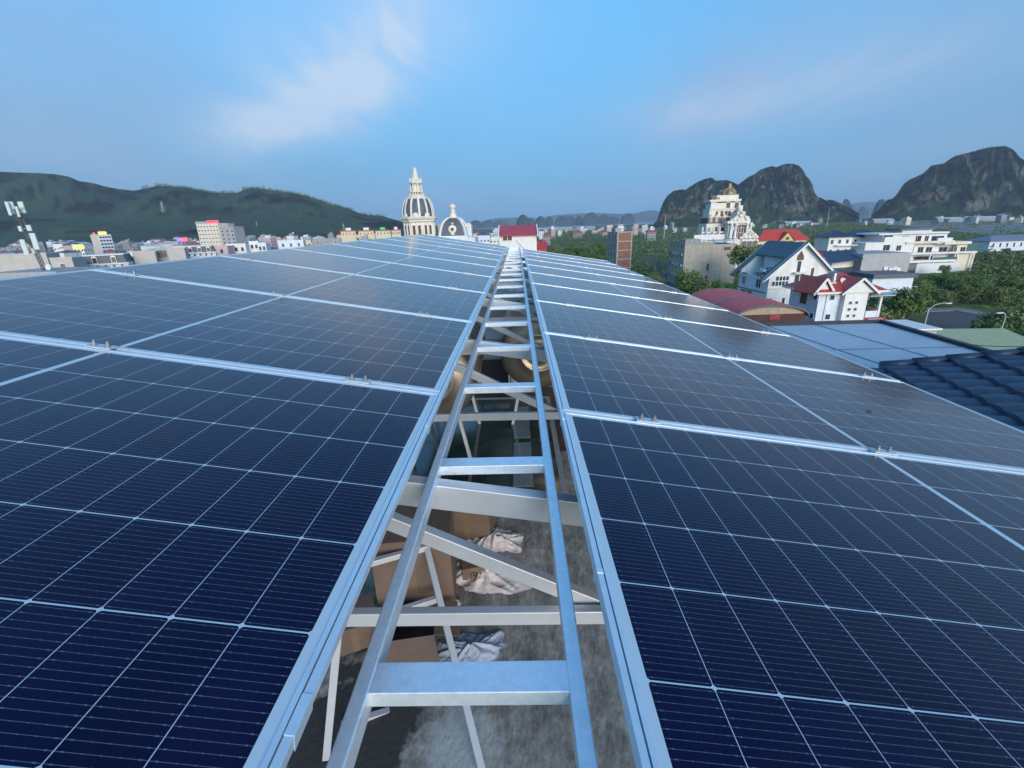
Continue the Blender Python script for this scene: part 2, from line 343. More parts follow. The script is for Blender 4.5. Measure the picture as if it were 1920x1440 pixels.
# clamps over the seams
pl = MB().box(-.038, .038, -.017, .017, .0015, .006); pl.box(-.038, -.034, -.017, .017, -.004, .0015)
bo = MB().cyl((0,0,.006), (0,0,.0095), .0075, n=12).cyl((0,0,.0095), (0,0,.017), .0062, n=6).cyl((0,0,.017), (0,0,.024), .0038, n=8)
M_clamp = mat('clamp_plate', (.50,.58,.63), .5, metal=.3, var=.08, scale=40); M_bolt = mat('bolt_steel', (.34,.33,.32), .5, metal=.6, var=.2, scale=60)
pl_me, bo_me = pl.mesh('plate', M_clamp), bo.mesh('bolt', M_bolt)
POSN = {'left': ['nearest the ladder', 'over the panel middle', 'nearest the outer edge'], 'right': ['nearest the ladder', 'over the panel middle', 'nearest the outer edge']}
for side, v0, sg, u0 in (('left', V0L, -1, UL), ('right', V0R, 1, UR)):
    for n in range(1, 10):
        for k, du in enumerate((.262, 1.08, 1.89)):
            o = empty('panel_clamp', arr(sg*(u0+du+random.uniform(-.012,.012)), v0+n*PITCH), rot=(0, TLT, 0), group='two-bolt clamps over the seams between solar panels',
                      label=f'two-bolt metal clamp {POSN[side][k]} on the {ORD[n-1]} seam of the {side} panel row', cat='clamp')
            child('plate', pl_me, o)
            for s in (-1, 1): child('bolt', bo_me, o, (s*.021, random.uniform(-.002,.002), 0), (random.uniform(-.05,.05), random.uniform(-.05,.05), random.random()))
# edge rails beside the ladder
for side, v0, s, u0 in (('left', V0L, 1, -UL), ('right', V0R, -1, UR)):
    rm = MB()
    x0, x1 = sorted((s*(LIP+.0018), s*.0195)); y1 = 10*PITCH
    rm.box(x0, x1, -.35, y1, -.0055, -.002)
    a, b2 = sorted((s*.0178, s*.0195)); rm.box(a, b2, -.35, y1, -.022, -.0055)
    a, b2 = sorted((s*(LIP+.0018), s*(LIP+.0035))); rm.box(a, b2, -.35, y1, -.030, -.0055)
    o = empty('edge_rail', arr(u0, v0), rot=(0, TLT, 0), label=f'long aluminium edge rail along the inner side of the {side} solar panels', cat='rail')
    rm.build('channel', M_alu, o, bevel=.0008)
    for (py, ln, both) in ((1375, .048, 1), (797, .035, 1), (680, .03, 1), (633, .03, 1)) if side == 'left' else ((787, .02, 1), (1075, .012, 1)):
        p = atz({1375: 540, 797: 805, 680: 848, 633: 868, 787: 1047, 1075: 1141}[py], py, -u0*math.sin(TLT)); yv = p.y-v0
        c = MB(); a, b2 = sorted((s*(LIP+.0015), s*.0206)); c.box(a, b2, yv, yv+ln, -.0018, -.0008); a, b2 = sorted((s*.0196, s*.0206)); c.box(a, b2, yv, yv+ln, -.026, -.0018)
        c.build('rail_clip', M_alu, o, bevel=.0006)
# ------------------------------------------------------------------ ladder
LZ = -.10
lad = empty('metal_ladder', (0, 0, LZ-.08), label='long silver painted metal ladder laid flat in the gap between the solar panels', cat='ladder')
for x0, x1 in ((-.250, -.2255), (.0775, .1023)):
    MB().box(x0, x1, -.5, 14.9, .04, .08).build('side_rail', M_paint, lad, bevel=.0025)
for k in range(-1, 21):
    y = .535+.690*k
    if y > 14.6: break
    MB().box(-.2255, .0775, y-.0265, y+.0265, .0505, .0785).build('rung', M_paint, lad, bevel=.0015)
    lad.children[-1].rotation_euler.z = random.uniform(-.002, .002)
# ------------------------------------------------------------------ steel canopy frame under the array
cf = empty('canopy_frame', (0, 0, -2.4), label='off-white welded steel frame of tubes carrying the solar panels', cat='steel frame')
off = Vector((0, 0, 2.4))
def cbeam(name, p, q, w_, h_, top=True): MB().beam(Vector(p)+off, Vector(q)+off, w_, h_, top).build(name, M_beam, cf, bevel=.003)
for n in range(0, 11):                         # rails below each seam
    for s, u0, v0 in ((-1, UL, V0L), (1, UR, V0R)):
        v = v0+n*PITCH; cbeam('mounting_rail', arr(s*(u0-.0), v, -.012), arr(s*(u0+PW-.02), v, -.012), .05, .03)
for k in range(9):                             # a rafter, a tie beam and a diagonal in every bay
    y = 1.155+1.68*k; h = -.30
    p0, p1 = aty(770, 897, 1.155), aty(1084, 935, 1.155)
    sl = (p1.z-p0.z)/(p1.x-p0.x); zc = p0.z-sl*p0.x
    cbeam('rafter', (-2.4, y, zc-sl*2.4), (2.4, y, zc+sl*2.4), .042, .078)
for k in range(9):
    y = 1.17+1.68*k; z = atz(900, 1152, -.8); 
    zt = (aty(900, 1152, 1.17)).z
    cbeam('tie_beam', (-2.4, y+.03, zt), (2.3, y+.03, zt-.02), .032, .052)
pa, pb = aty(700, 950, 1.25), aty(1130, 1122, 1.25)
for k in range(9):
    y = 1.25+1.68*k; d = (pb-pa)
    a = pa-d*.9; b = pb+d*.25
    cbeam('brace', (a.x, y, a.z), (b.x, y, b.z), .036, .05)
for k in range(0, 9, 2):
    for x in (-2.2, 2.1):
        y = 1.155+1.68*k; cbeam('post', (x, y, -2.4), (x, y, -x*math.sin(TLT)-.16), .06, .06, False)
for x, z in ((-2.2, .24), (2.1, -.48), (-1.2, .08), (1.2, -.33)):
    cbeam('purlin', (x, .2, z), (x, 14.6, z), .05, .06)
# ------------------------------------------------------------------ the roof underneath
FZ = -2.4
M_floor = mat('stained_concrete_floor', (.29,.275,.245), .85, var=.40, scale=15.0, c2=(.17,.16,.145), thr=(.42,.60), stretch=(1,.4,1), bump=.4, bscale=40, dirt=(.44,.42,.38), dscale=2.6)
_nt = M_floor.node_tree; _b = _nt.nodes['Principled BSDF']; _src = _b.inputs['Base Color'].links[0].from_socket
_t = nd(_nt, 'ShaderNodeTexCoord'); _n = nd(_nt, 'ShaderNodeTexNoise'); _n.inputs['Scale'].default_value = 3.2; _n.inputs['Detail'].default_value = 9; _n.inputs['Roughness'].default_value = .62; _nt.links.new(_t.outputs['Object'], _n.inputs['Vector'])
def _stain(cx_, cy_, rad, sx, src, colr, soft=.16):      # an irregular wet-looking patch of its own shape
    s_ = nd(_nt, 'ShaderNodeVectorMath', operation='SUBTRACT'); _nt.links.new(_t.outputs['Object'], s_.inputs[0]); s_.inputs[1].default_value = (cx_, cy_-5, H0_)
    m_ = nd(_nt, 'ShaderNodeVectorMath', operation='MULTIPLY'); _nt.links.new(s_.outputs[0], m_.inputs[0]); m_.inputs[1].default_value = (sx, 1, 0)
    l_ = nd(_nt, 'ShaderNodeVectorMath', operation='LENGTH'); _nt.links.new(m_.outputs[0], l_.inputs[0])
    a_ = nd(_nt, 'ShaderNodeMath', operation='MULTIPLY_ADD'); _nt.links.new(_n.outputs['Fac'], a_.inputs[0]); a_.inputs[1].default_value = 1.3; a_.inputs[2].default_value = rad-.65
    d_ = nd(_nt, 'ShaderNodeMath', operation='SUBTRACT'); _nt.links.new(a_.outputs[0], d_.inputs[0]); _nt.links.new(l_.outputs['Value'], d_.inputs[1])
    r_ = nd(_nt, 'ShaderNodeMapRange'); r_.inputs['From Min'].default_value = -soft*.3; r_.inputs['From Max'].default_value = soft; _nt.links.new(d_.outputs[0], r_.inputs['Value'])
    x_ = nd(_nt, 'ShaderNodeMix', data_type='RGBA'); _nt.links.new(r_.outputs[0], x_.inputs['Factor']); _nt.links.new(src, x_.inputs[6]); x_.inputs[7].default_value = (*colr, 1); return x_.outputs[2]
H0_ = FZ-GZ
_src = _stain(-.38, 1.95, .30, 1.0, _src, (.42,.44,.43)); _src = _stain(-1.15, 2.1, .50, 1.0, _src, (.045,.042,.038), .08); _src = _stain(.05, 2.25, .20, 1.6, _src, (.07,.075,.08), .5); _src = _stain(-1.0, 3.9, .5, 1, _src, (.05,.05,.05), .2)
_nt.links.new(_src, _b.inputs['Base Color'])
M_tile = mat('dark_red_floor_tiles', (.060,.022,.020), .45, var=.3, scale=5)
hb = empty('rooftop_building', (0, 5, GZ), label='building whose stained concrete roof lies under the solar panels', cat='building')
H0 = FZ-GZ
MB().box(-3.0, 3.0, -6, 5.4, 0, H0-.15).build('wall', M_conc2, hb)
MB().box(-3.0, 3.0, -6, -1.2, H0-.15, H0).build('floor_slab', M_floor, hb)
tl = MB(); tl.box(-3.0, 3.0, .75, 5.4, H0-.15, H0-.004); tl.build('tiled_floor', M_tile, hb)
MB().box(-3.0, 3.0, -1.2, .75, H0-.15, H0-.0005).build('concrete_floor', M_floor, hb)
for x in (-3.0, 2.88):
    MB().box(x, x+.12, -6, 5.4, H0, H0+.35).build('parapet', M_conc2, hb)

# ------------------------------------------------------------------ things on the roof below the ladder
M_board = mat('cardboard', (.13,.090,.068), .85, var=.10, scale=6, bump=.12, bscale=30)
M_cloth = mat('dusty_pink_white_cloth', (.56,.50,.49), .9, var=.12, scale=9)
M_cloth2 = mat('grey_blue_cloth', (.36,.40,.48), .9, var=.12, scale=9)
M_black = mat('black_rubber', (.015,.015,.016), .5, var=.2)
def cloth(name, c, rx, ry, h, seed, m, label, rz=0.0, cat='cloth'):
    rnd = random.Random(seed); n = 110; k = 46; vs = []; fs = []; folds = []
    for _ in range(26):
        a = rnd.uniform(0, 6.28); r0 = rnd.uniform(.0, .55); p = Vector((r0*math.cos(a)*rx, r0*math.sin(a)*ry)); b_ = a+rnd.uniform(-.9, .9); L_ = rnd.uniform(.35, 1.0)*rx
        folds.append((p, Vector((math.cos(b_), math.sin(b_))), L_, rnd.uniform(.010, .022), rnd.uniform(.35, 1.0), rnd.uniform(-5, 5)))
    def out(t): return (1/(abs(math.cos(t+seed))**3+abs(math.sin(t+seed))**3)**(1/3))*(1+.34*noise.noise(Vector((math.cos(t)*1.6+seed*3, math.sin(t)*1.6, 0)))+.10*noise.noise(Vector((t*4, seed, 0))))
    for j in range(k+1):
        for i in range(n):
            t = 2*math.pi*i/n; r = (j/k)*out(t); x, y = r*math.cos(t)*rx, r*math.sin(t)*ry; q = Vector((x, y)); z = 0
            for p, d, L_, w_, am, cv in folds:
                e = q-p; u = e.dot(d); v = e.x*d.y-e.y*d.x+cv*u*u*.6
                if -.15*L_ < u < L_: z = max(z, am*math.exp(-(v/w_)**2)*min(1, (u+.15*L_)*9/L_, (L_-u)*4/L_))
            base = max(0, 1-(j/k)**1.6)*(.35+.35*noise.noise(Vector((x*7+seed, y*7, 0))))
            hz_ = h*(base+.42*z*(1-.55*(j/k)))+.006+.006*noise.noise(Vector((x*40, y*40, seed)))
            vs.append((x, y, max(.003, hz_)))
    for j in range(k):
        for i in range(n): fs.append((j*n+i, j*n+(i+1)%n, (j+1)*n+(i+1)%n, (j+1)*n+i))
    mb = MB(); mb.add(vs, fs); o = mb.build(name, m, smooth=True); o.location = c; o.rotation_euler.z = rz
    return tag(o, label, cat)
FT = FZ+.001
p = atz(925, 1015, FZ); cloth('crumpled_cloth', (p.x, p.y, FT), .30, .19, .13, 3, M_cloth, 'pinkish white crumpled cloth lying on the concrete just behind the diagonal brace', -.2)
p = atz(905, 1080, FZ); cloth('crumpled_cloth', (p.x, p.y, FT), .40, .19, .13, 5, M_cloth, 'largest pinkish white crumpled cloth, lying on the concrete in front of the diagonal brace', -.35)
p = atz(880, 1222, FZ); cloth('crumpled_cloth', (p.x, p.y, FT), .28, .13, .09, 8, M_cloth2, 'small grey blue crumpled rag lying on the concrete behind the nearest rung', .3)
p = atz(838, 1135, FZ); cloth('crumpled_cloth', (p.x, p.y, FT+.0), .10, .07, .09, 11, M_cloth, 'smallest scrap of pale cloth lying beside the leaning metal stand', .1)
def carton(c, d, rz, label, flaps=True, tilt=0.0, open_=False):
    o = empty('cardboard_box', c, label=label, cat='cardboard box', rot=(tilt, 0, rz)); x, y, z = d
    b = MB(); t = .006
    b.box(-x/2, x/2, -y/2, -y/2+t, 0, z).box(-x/2, x/2, y/2-t, y/2, 0, z).box(-x/2, -x/2+t, -y/2+t, y/2-t, 0, z).box(x/2-t, x/2, -y/2+t, y/2-t, 0, z).box(-x/2+t, x/2-t, -y/2+t, y/2-t, 0, t)
    if not open_: b.box(-x/2+t, x/2-t, -y/2+t, y/2-t, z-t, z)
    b.build('carton', M_board, o, bevel=.003)
    if open_:
        f = MB(); f.slab([(-x/2,-y/2,z),(x/2,-y/2,z),(x/2+.03,-y/2-.16,z-.10),(-x/2-.02,-y/2-.17,z-.12)], .005); f.build('flap', M_board, o)
        f = MB(); f.slab([(x/2,-y/2,z),(x/2,y/2,z),(x/2+.17,y/2+.02,z-.03),(x/2+.18,-y/2,z-.05)], .005); f.build('flap', M_board, o)
    tp = MB().box(-.025, .025, -y/2-.001, -y/2-.0002, .0, z); tp.build('tape', mat('brown_packing_tape', (.17,.12,.08), .3), o)
    return o
carton((-.88, 3.2, FT), (.60, .55, .72), .10, 'large brown cardboard box standing inside the white metal stand')
carton((-.86, 2.66, FT), (.40, .30, .22), .16, 'open brown cardboard box on the floor in front of the large box', open_=True)
carton((-.52, 4.05, FT), (.46, .40, .36), -.15, 'small brown cardboard box behind the diagonal brace')
carton((-1.30, 2.75, FT), (.34, .30, .22), .4, 'worn brown cardboard box at the far left by the dark stain')
carton((-.46, 3.42, FT), (.20, .22, .14), .25, 'small brown cardboard box under the largest cloth')
bx_ = [o for o in bpy.data.objects if o.get('label', '').startswith('small brown cardboard box under')][0]
mk = MB(); 
for x_ in (.0, .022, .044): mk.box(-.03+x_, -.022+x_, -.1118, -.1103, .055, .088)
mk.box(-.03, .022, -.1118, -.1103, .088, .096); mk.build('printed_mark', M_black, bx_)
# white metal stand
st = empty('metal_stand', (-.70, 2.8, FT), label='slim white welded metal stand leaning round the cardboard boxes', cat='stand')
SO = -Vector((-.70, 2.8, FT))
def sb(nm, a, b, w_=.042): MB().beam(Vector(a)+SO, Vector(b)+SO, w_, w_).build(nm, M_beam, st, bevel=.002)
A1, A2, A3 = aty(672, 1062, 2.75), aty(800, 1026, 2.95), aty(832, 1142, 2.85)
A4 = atz(905, 1450, FT+.02)
sb('top_bar', A1, A2); sb('leg', A2, A4)
B1 = atz(612, 1420, FT+.02); B2 = aty(636, 1165, B1.y+.05); sb('leg', B2, B1)
sb('cross_bar', aty(735, 1150, 2.7), aty(828, 1120, 2.8))
sb('foot_bar', aty(640, 1362, 2.05), aty(785, 1318, 2.25)); sb('top_bar', A1, B2)
# skylight
sk = empty('skylight', (-.35, 6.1, FT), label='dark green glass skylight pane set in the roof between two frame bays', cat='skylight')
M_sky = mat('green_tinted_glass', (.026,.046,.038), .10, var=.35, scale=1.5, c2=(.085,.11,.095), thr=(.48,.75), spec=.6)
MB().box(-1.05, .80, -1.45, 1.6, .03, .042).build('pane', M_sky, sk)
k_ = MB(); k_.box(-1.12, -1.05, -1.52, 1.67, 0, .05).box(.80, .87, -1.52, 1.67, 0, .05).box(-1.05, .80, -1.52, -1.45, 0, .05).box(-1.05, .80, 1.6, 1.67, 0, .05)
k_.build('frame', M_conc2, sk)
M_reflection = mat('painted_window_reflection', (.17,.23,.25), .2, var=.15)  # pale strips laid on the pane, colouring in the reflection of a window
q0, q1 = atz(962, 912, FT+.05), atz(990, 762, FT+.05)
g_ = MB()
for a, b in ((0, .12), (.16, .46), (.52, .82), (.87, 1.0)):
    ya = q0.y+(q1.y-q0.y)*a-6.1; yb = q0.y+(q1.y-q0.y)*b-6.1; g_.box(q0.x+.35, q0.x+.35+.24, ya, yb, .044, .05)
g_.build('reflection_strip', M_reflection, sk)
# water tanks
def tank(c, r, L_, label, rz=0.0):
    o = empty('water_tank', (c[0], c[1], FT), rz, label, 'water tank'); z = c[2]-FT
    Mx = Matrix.Translation((0, 0, z)) @ Matrix.Rotation(math.radians(-90), 4, 'X')
    prof = [(.0001, -.10), (r*.25, -.098), (r*.27, -.088), (r*.42, -.085), (r*.44, -.096), (r*.50, -.094), (r*.52, -.082), (r*.7, -.070), (r*.9, -.035), (r*.985, 0), (r, .03)]
    n_ = 7
    for i in range(n_):
        y0 = .03+(L_-.06)*(i+.5)/n_; prof += [(r, y0-.03), (r*1.012, y0-.015), (r*1.012, y0+.015), (r, y0+.03)]
    prof += [(r, L_-.03), (r*.985, L_), (r*.7, L_+.07), (.0001, L_+.10)]
    MB().lathe(prof, 48, M=Mx).build('tank_body', mat('brownish_stainless_tank', (.42,.36,.28), .38, metal=.85, var=.15, scale=2), o, smooth=True)
    for y in (.25, L_-.25):
        for s in (-1, 1): MB().beam((s*r*.75, y, 0), (s*r*.45, y, z-r*.86), .04, .04).build('leg', M_lampgrey, o)
        MB().beam((-r*.8, y, z-r-.02), (r*.8, y, z-r-.02), .04, .04).build('cradle_bar', M_beam, o)
    MB().lathe([(.16, 0), (.16, .04), (.12, .06)], 20, (0, L_/2, z+r-.01)).build('lid', M_tank, o, smooth=True)
    return o
tank((.28, 6.35, -1.15), .55, 1.9, 'shiny horizontal steel water tank with ringed round end, right under the ladder')
tank((-1.02, 5.1, -1.12), .52, 1.8, 'dull brown horizontal steel water tank left of the ladder')
# beyond the tanks
rk = empty('slatted_bench', (-.35, 9.0, FT), label='pale slatted bench beyond the water tanks', cat='bench')
for i in range(9): MB().box(-.55, .20, -.55+i*.13, -.55+i*.13+.07, .95, .98).build('slat', M_beam, rk)
for x, y in ((-.5, -.5), (.15, -.5), (-.5, .55), (.15, .55)): MB().box(x-.02, x+.02, y-.02, y+.02, 0, .95).build('leg', M_beam, rk)
c_ = cloth('plastic_sheet', (.28, 9.0, -1.35), .42, .6, .35, 21, mat('crumpled_plastic', (.45,.43,.42), .25, var=.25, scale=6), 'crumpled translucent plastic sheet piled on a crate beside the slatted bench'); c_['category'] = 'plastic sheet'
cr = empty('crate', (.28, 9.0, FT), label='plain grey crate carrying the crumpled plastic sheet', cat='crate')
MB().box(-.45, .45, -.6, .6, 0, 1.03).build('body', M_conc2, cr)
cb = MB(); pts = [(-.25+.1*t-.012*t*t, 8.35+.02*math.sin(t), -1.30-.010*(t-5)**2*.3) for t in [i*.5 for i in range(15)]]
cb.tube(pts, .014, 8); tag(cb.build('black_cable', M_black, smooth=True), 'thick black cable sagging under the rungs by the slatted bench', 'cable')
for i, (x, y, z, sx, sy, rz_, lab) in enumerate(((.02, 13.0, -1.1, .34, .5, .2, 'white foam board lying on the ledge beyond the bench'), (-.02, 14.4, -1.0, .3, .4, -.1, 'farthest white foam board beneath the last rungs'))):
    b = MB(); b.cbox((0,0,0), (sx*2, sy*2, .03)); o = b.build('foam_board', M_white, bevel=.004); o.location = (x, y, z); o.rotation_euler = (.06, .03, rz_); tag(o, lab, 'foam board')
# neighbouring lower roof under the far end of the array
nb = empty('neighbouring_building', (0, 13.5, GZ), label='grey building with a plain ledge roof under the far end of the solar panels', cat='building')
MB().box(-2.4, 2.4, -2.9, 3.5, 0, -1.15-GZ).build('wall', M_grey, nb)
MB().box(-2.5, 2.5, -2.98, 3.6, -1.15-GZ, -1.10-GZ-.02).build('roof_ledge', M_conc, nb)
# a dead leaf on the right panels
lf = MB(); lf.add([(-.016,0,.001),(-.004,.010,.006),(.014,.004,.002),(.017,-.004,.009),(.002,-.010,.003)], [(0,1,2,4),(2,3,4)])
o = lf.build('dead_leaf', mat('dry_leaf', (.04,.02,.012), .8)); d = atz(1629, 771, -.30); 
s_ = -d.x*math.sin(TLT)/1; 
nv = Vector((math.sin(TLT), 0, math.cos(TLT))); dd = ray(1629, 771); tt = -(nv.dot(CAM))/(nv.dot(dd)); o.location = CAM+dd*tt+nv*.001; o.rotation_euler = (0, TLT, .4)
o.scale = (1.0, 1.0, .35); tag(o, 'small dark dead leaf lying on the right row of solar panels', 'leaf')

# ------------------------------------------------------------------ ground, water, hills
def ground_mat():
    m = bpy.data.materials.new('scrub_ground'); m.use_nodes = True; nt = m.node_tree; L = nt.links; b = nt.nodes['Principled BSDF']
    b.inputs['Roughness'].default_value = .95; b.inputs['Specular IOR Level'].default_value = .1
    t = nd(nt, 'ShaderNodeTexCoord')
    def nz(s, d=6, r=.65):
        n = nd(nt, 'ShaderNodeTexNoise'); n.inputs['Scale'].default_value = s; n.inputs['Detail'].default_value = d; n.inputs['Roughness'].default_value = r; L.new(t.outputs['Object'], n.inputs['Vector']); return n.outputs['Fac']
    def mx(f, a, c):
        n = nd(nt, 'ShaderNodeMix', data_type='RGBA'); L.new(f, n.inputs['Factor'])
        for i, v in ((6, a), (7, c)):
            if isinstance(v, tuple): n.inputs[i].default_value = (*v, 1)
            else: L.new(v, n.inputs[i])
        return n.outputs[2]
    def rp(v, a, c):
        n = nd(nt, 'ShaderNodeMapRange'); n.inputs['From Min'].default_value = a; n.inputs['From Max'].default_value = c; L.new(v, n.inputs['Value']); return n.outputs[0]
    c = mx(rp(nz(.12), .35, .65), (.075,.12,.040), (.13,.17,.062))
    c = mx(rp(nz(.02, 8), .52, .62), c, (.15,.15,.075))
    c = mx(rp(nz(.05, 8, .7), .60, .68), c, (.13,.11,.08))
    c = mx(rp(nz(.6, 4), .3, .75), c, mx(rp(nz(.31), .4, .6), (.035,.065,.022), c))
    L.new(c, b.inputs['Base Color']); return m
g = MB(); g.box(-9400, 9400, -300, 9400, GZ-.5, GZ); tag(g.build('ground', ground_mat()), kind='structure')
M_water = mat('bay_water', (.10,.17,.22), .12, var=.1, scale=.01)
wt = MB(); wt.box(-400, 4600, 2700, 9300, GZ+.004, GZ+.6); tag(wt.build('bay_water', M_water), kind='structure')
tn = MB(); tn.box(-900, -14, 60, 1000, GZ+.002, GZ+.02); tag(tn.build('town_ground', mat('town_ground', (.14,.14,.13), .9, var=.3, scale=.2)), kind='structure')

def hill_mat(name, veg, veg2, rock, rock2, amt, s=1.0):
    m = bpy.data.materials.new(name); m.use_nodes = True; nt = m.node_tree; L = nt.links; b = nt.nodes['Principled BSDF']
    b.inputs['Roughness'].default_value = .95; b.inputs['Specular IOR Level'].default_value = .05
    t = nd(nt, 'ShaderNodeTexCoord'); ge = nd(nt, 'ShaderNodeNewGeometry'); sp = nd(nt, 'ShaderNodeSeparateXYZ'); L.new(ge.outputs['Normal'], sp.inputs[0])
    def nz(sc_, d=6, r=.65, st=(1,1,1), off=0):
        mp = nd(nt, 'ShaderNodeMapping'); mp.inputs['Scale'].default_value = st; mp.inputs['Location'].default_value = (off, 0, 0); L.new(t.outputs['Object'], mp.inputs[0])
        n = nd(nt, 'ShaderNodeTexNoise'); n.inputs['Scale'].default_value = sc_*s; n.inputs['Detail'].default_value = d; n.inputs['Roughness'].default_value = r; L.new(mp.outputs[0], n.inputs['Vector']); return n.outputs['Fac']
    def mx(f, a, c):
        n = nd(nt, 'ShaderNodeMix', data_type='RGBA'); L.new(f, n.inputs['Factor'])
        for i, v in ((6, a), (7, c)):
            if isinstance(v, tuple): n.inputs[i].default_value = (*v, 1)
            else: L.new(v, n.inputs[i])
        return n.outputs[2]
    def rp(v, a, c, lo=0, hi=1):
        n = nd(nt, 'ShaderNodeMapRange'); n.inputs['From Min'].default_value = a; n.inputs['From Max'].default_value = c; n.inputs['To Min'].default_value = lo; n.inputs['To Max'].default_value = hi; L.new(v, n.inputs['Value']); return n.outputs[0]
    V = mx(rp(nz(.16 if s < .5 else .06, 9, .75), .36, .64), veg, veg2)
    Rk = mx(rp(nz(.030, 10, .8, (1,.6,1.3)), .42, .58), rock, rock2)
    steep = rp(sp.outputs[2], .15, .75, 1, 0)
    a = nd(nt, 'ShaderNodeMath', operation='ADD'); L.new(nz(.014, 12, .80, (1,.5,1.2), 40), a.inputs[0]); 
    q = nd(nt, 'ShaderNodeMath', operation='MULTIPLY_ADD'); L.new(steep, q.inputs[0]); q.inputs[1].default_value = .14; q.inputs[2].default_value = amt; L.new(q.outputs[0], a.inputs[1])
    L.new(mx(rp(a.outputs[0], .60, .72), V, Rk), b.inputs['Base Color'])
    bp = nd(nt, 'ShaderNodeBump'); bp.inputs['Strength'].default_value = .9; bp.inputs['Distance'].default_value = 22 if s > .8 else 9; L.new(nz(.05, 12, .8), bp.inputs['Height']); L.new(bp.outputs[0], b.inputs['Normal'])
    return m
def interp(pts, x):
    if x <= pts[0][0]: return pts[0][1]
    for (a, b), (c, d) in zip(pts[:-1], pts[1:]):
        if a <= x <= c: return b+(d-b)*(x-a)/(c-a)
    return pts[-1][1]
def ridge_hill(name, outline, D0, D1, D2, m, nu=220, nv=46, steep=1.0, rough=.10, crag=.0, seed=0, nf=.006, lean=0.0):
    """a range standing between distances D0 and D2 with its crest near D1, crest heights read along the outline"""
    x0, x1 = outline[0][0], outline[-1][0]; vs = []; fs = []
    for i in range(nu+1):
        px = x0+(x1-x0)*i/nu; py = interp(outline, px)
        top = aty(px, py, D1); H = max(top.z-GZ, 0.0); X = top.x
        for j in range(nv+1):
            t = j/nv
            if t < .62:
                s = t/.62; D = D0+(D1-D0)*s; h = s**steep
                h = h*h*(3-2*h) if steep < .6 else math.sin(h*math.pi/2)**1.1
            else:
                s = (t-.62)/.38; D = D1+(D2-D1)*s; h = math.cos(s*math.pi/2)**.8
            wx, wy = X*D/D1, D
            q = Vector((wx*nf+seed, wy*nf, seed*.37))
            nn = noise.fractal(q, 1.0, 2.1, 6); rd = 1-abs(noise.noise(q*2.2))*2
            env = math.sin(min(1, t/.62)*math.pi) if t < .62 else 0.0
            hz = H*h*(1+env*rough*nn)+H*env*crag*(rd-.4)*.5
            hz += H*env*(.03+.12*crag)*noise.fractal(Vector((q.x*6, q.y*6, q.z+hz*.02)), .9, 2.0, 5)
            if t >= .58 and t <= .64: hz = H*h*(1+.010*noise.noise(q*14))
            dy = (D1-D0)*env*(.22*(1+2*crag)*noise.fractal(q*1.7+Vector((3,3,3)), 1.0, 2.0, 4)+.16*crag*noise.fractal(Vector((wx*.025, hz*.035, seed)), .9, 2.1, 4))
            if t < .62: hz = min(hz, (top.z-CAM.z)/D1*.985*(D+dy)+CAM.z-GZ)
            vs.append((wx*(1+dy/D), wy+dy, GZ-.3+max(hz, 0)))
    k = nv+1
    for i in range(nu):
        for j in range(nv): fs.append((i*k+j, (i+1)*k+j, (i+1)*k+j+1, i*k+j+1))
    mb = MB(); mb.add(vs, fs); return tag(mb.build(name, m, smooth=True), kind='structure')
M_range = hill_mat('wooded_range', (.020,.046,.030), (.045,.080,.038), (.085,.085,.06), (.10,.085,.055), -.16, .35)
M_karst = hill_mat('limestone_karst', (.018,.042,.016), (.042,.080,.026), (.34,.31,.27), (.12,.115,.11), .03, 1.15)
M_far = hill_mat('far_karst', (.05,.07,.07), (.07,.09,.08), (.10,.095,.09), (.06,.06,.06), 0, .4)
L1 = [(-700,330),(-520,300),(-380,318),(-250,300),(-120,312),(0,320),(55,322),(100,324),(128,329),(148,338),(172,341),(200,349),(225,353),(250,356),(282,350),(300,347),(330,349),(352,351),(375,356),(398,360),(430,361),(446,360),(455,355),(470,351),(490,352),(520,357),(548,361),(575,366),(600,375),(620,382),(650,389),(672,399),(690,403),(715,404),(738,411),(760,416),(800,421),(830,424)]
ridge_hill('hill_range', L1, 1350, 2300, 3400, M_range, 420, 60, steep=.9, rough=.20, crag=.12, seed=1.3, nf=.0028)
L1b = [(-700,395),(-400,380),(-100,392),(40,398),(120,405),(220,418),(300,425),(420,428),(520,432),(640,436),(700,430)]
ridge_hill('foothill', L1b, 1100, 1500, 2100, M_range, 260, 30, steep=.9, rough=.2, crag=.1, seed=4.3, nf=.004)
K1 = [(1226,419),(1232,413),(1237,396),(1243,380),(1250,368),(1262,358),(1276,355),(1286,355),(1296,348),(1312,339),(1322,335),(1334,332),(1341,338),(1352,338),(1363,337),(1374,341),(1384,346),(1393,339),(1402,332),(1412,328),(1424,319),(1436,314),(1447,311),(1456,313),(1466,309),(1478,306),(1490,307),(1498,310),(1506,319),(1511,329),(1519,337),(1524,347),(1527,360),(1533,369),(1540,371),(1550,376),(1556,374),(1566,376),(1580,383),(1592,388),(1604,396),(1612,401)]
ridge_hill('karst_hill', K1, 1480, 1720, 2080, M_karst, 420, 130, steep=.55, rough=.16, crag=.34, seed=2.2, nf=.011)
K2 = [(1634,402),(1641,399),(1652,388),(1664,374),(1672,373),(1680,366),(1688,354),(1696,343),(1706,336),(1718,331),(1732,324),(1746,310),(1758,308),(1770,306),(1779,299),(1790,292),(1806,288),(1822,284),(1836,280),(1852,276),(1868,274),(1886,273),(1898,279),(1906,286),(1912,294),(1922,300),(1940,312),(1970,318),(2010,312),(2080,330),(2180,322),(2300,350),(2420,380)]
ridge_hill('karst_hill', K2, 1350, 1640, 2150, M_karst, 520, 130, steep=.8, rough=.16, crag=.36, seed=7.7, nf=.010)
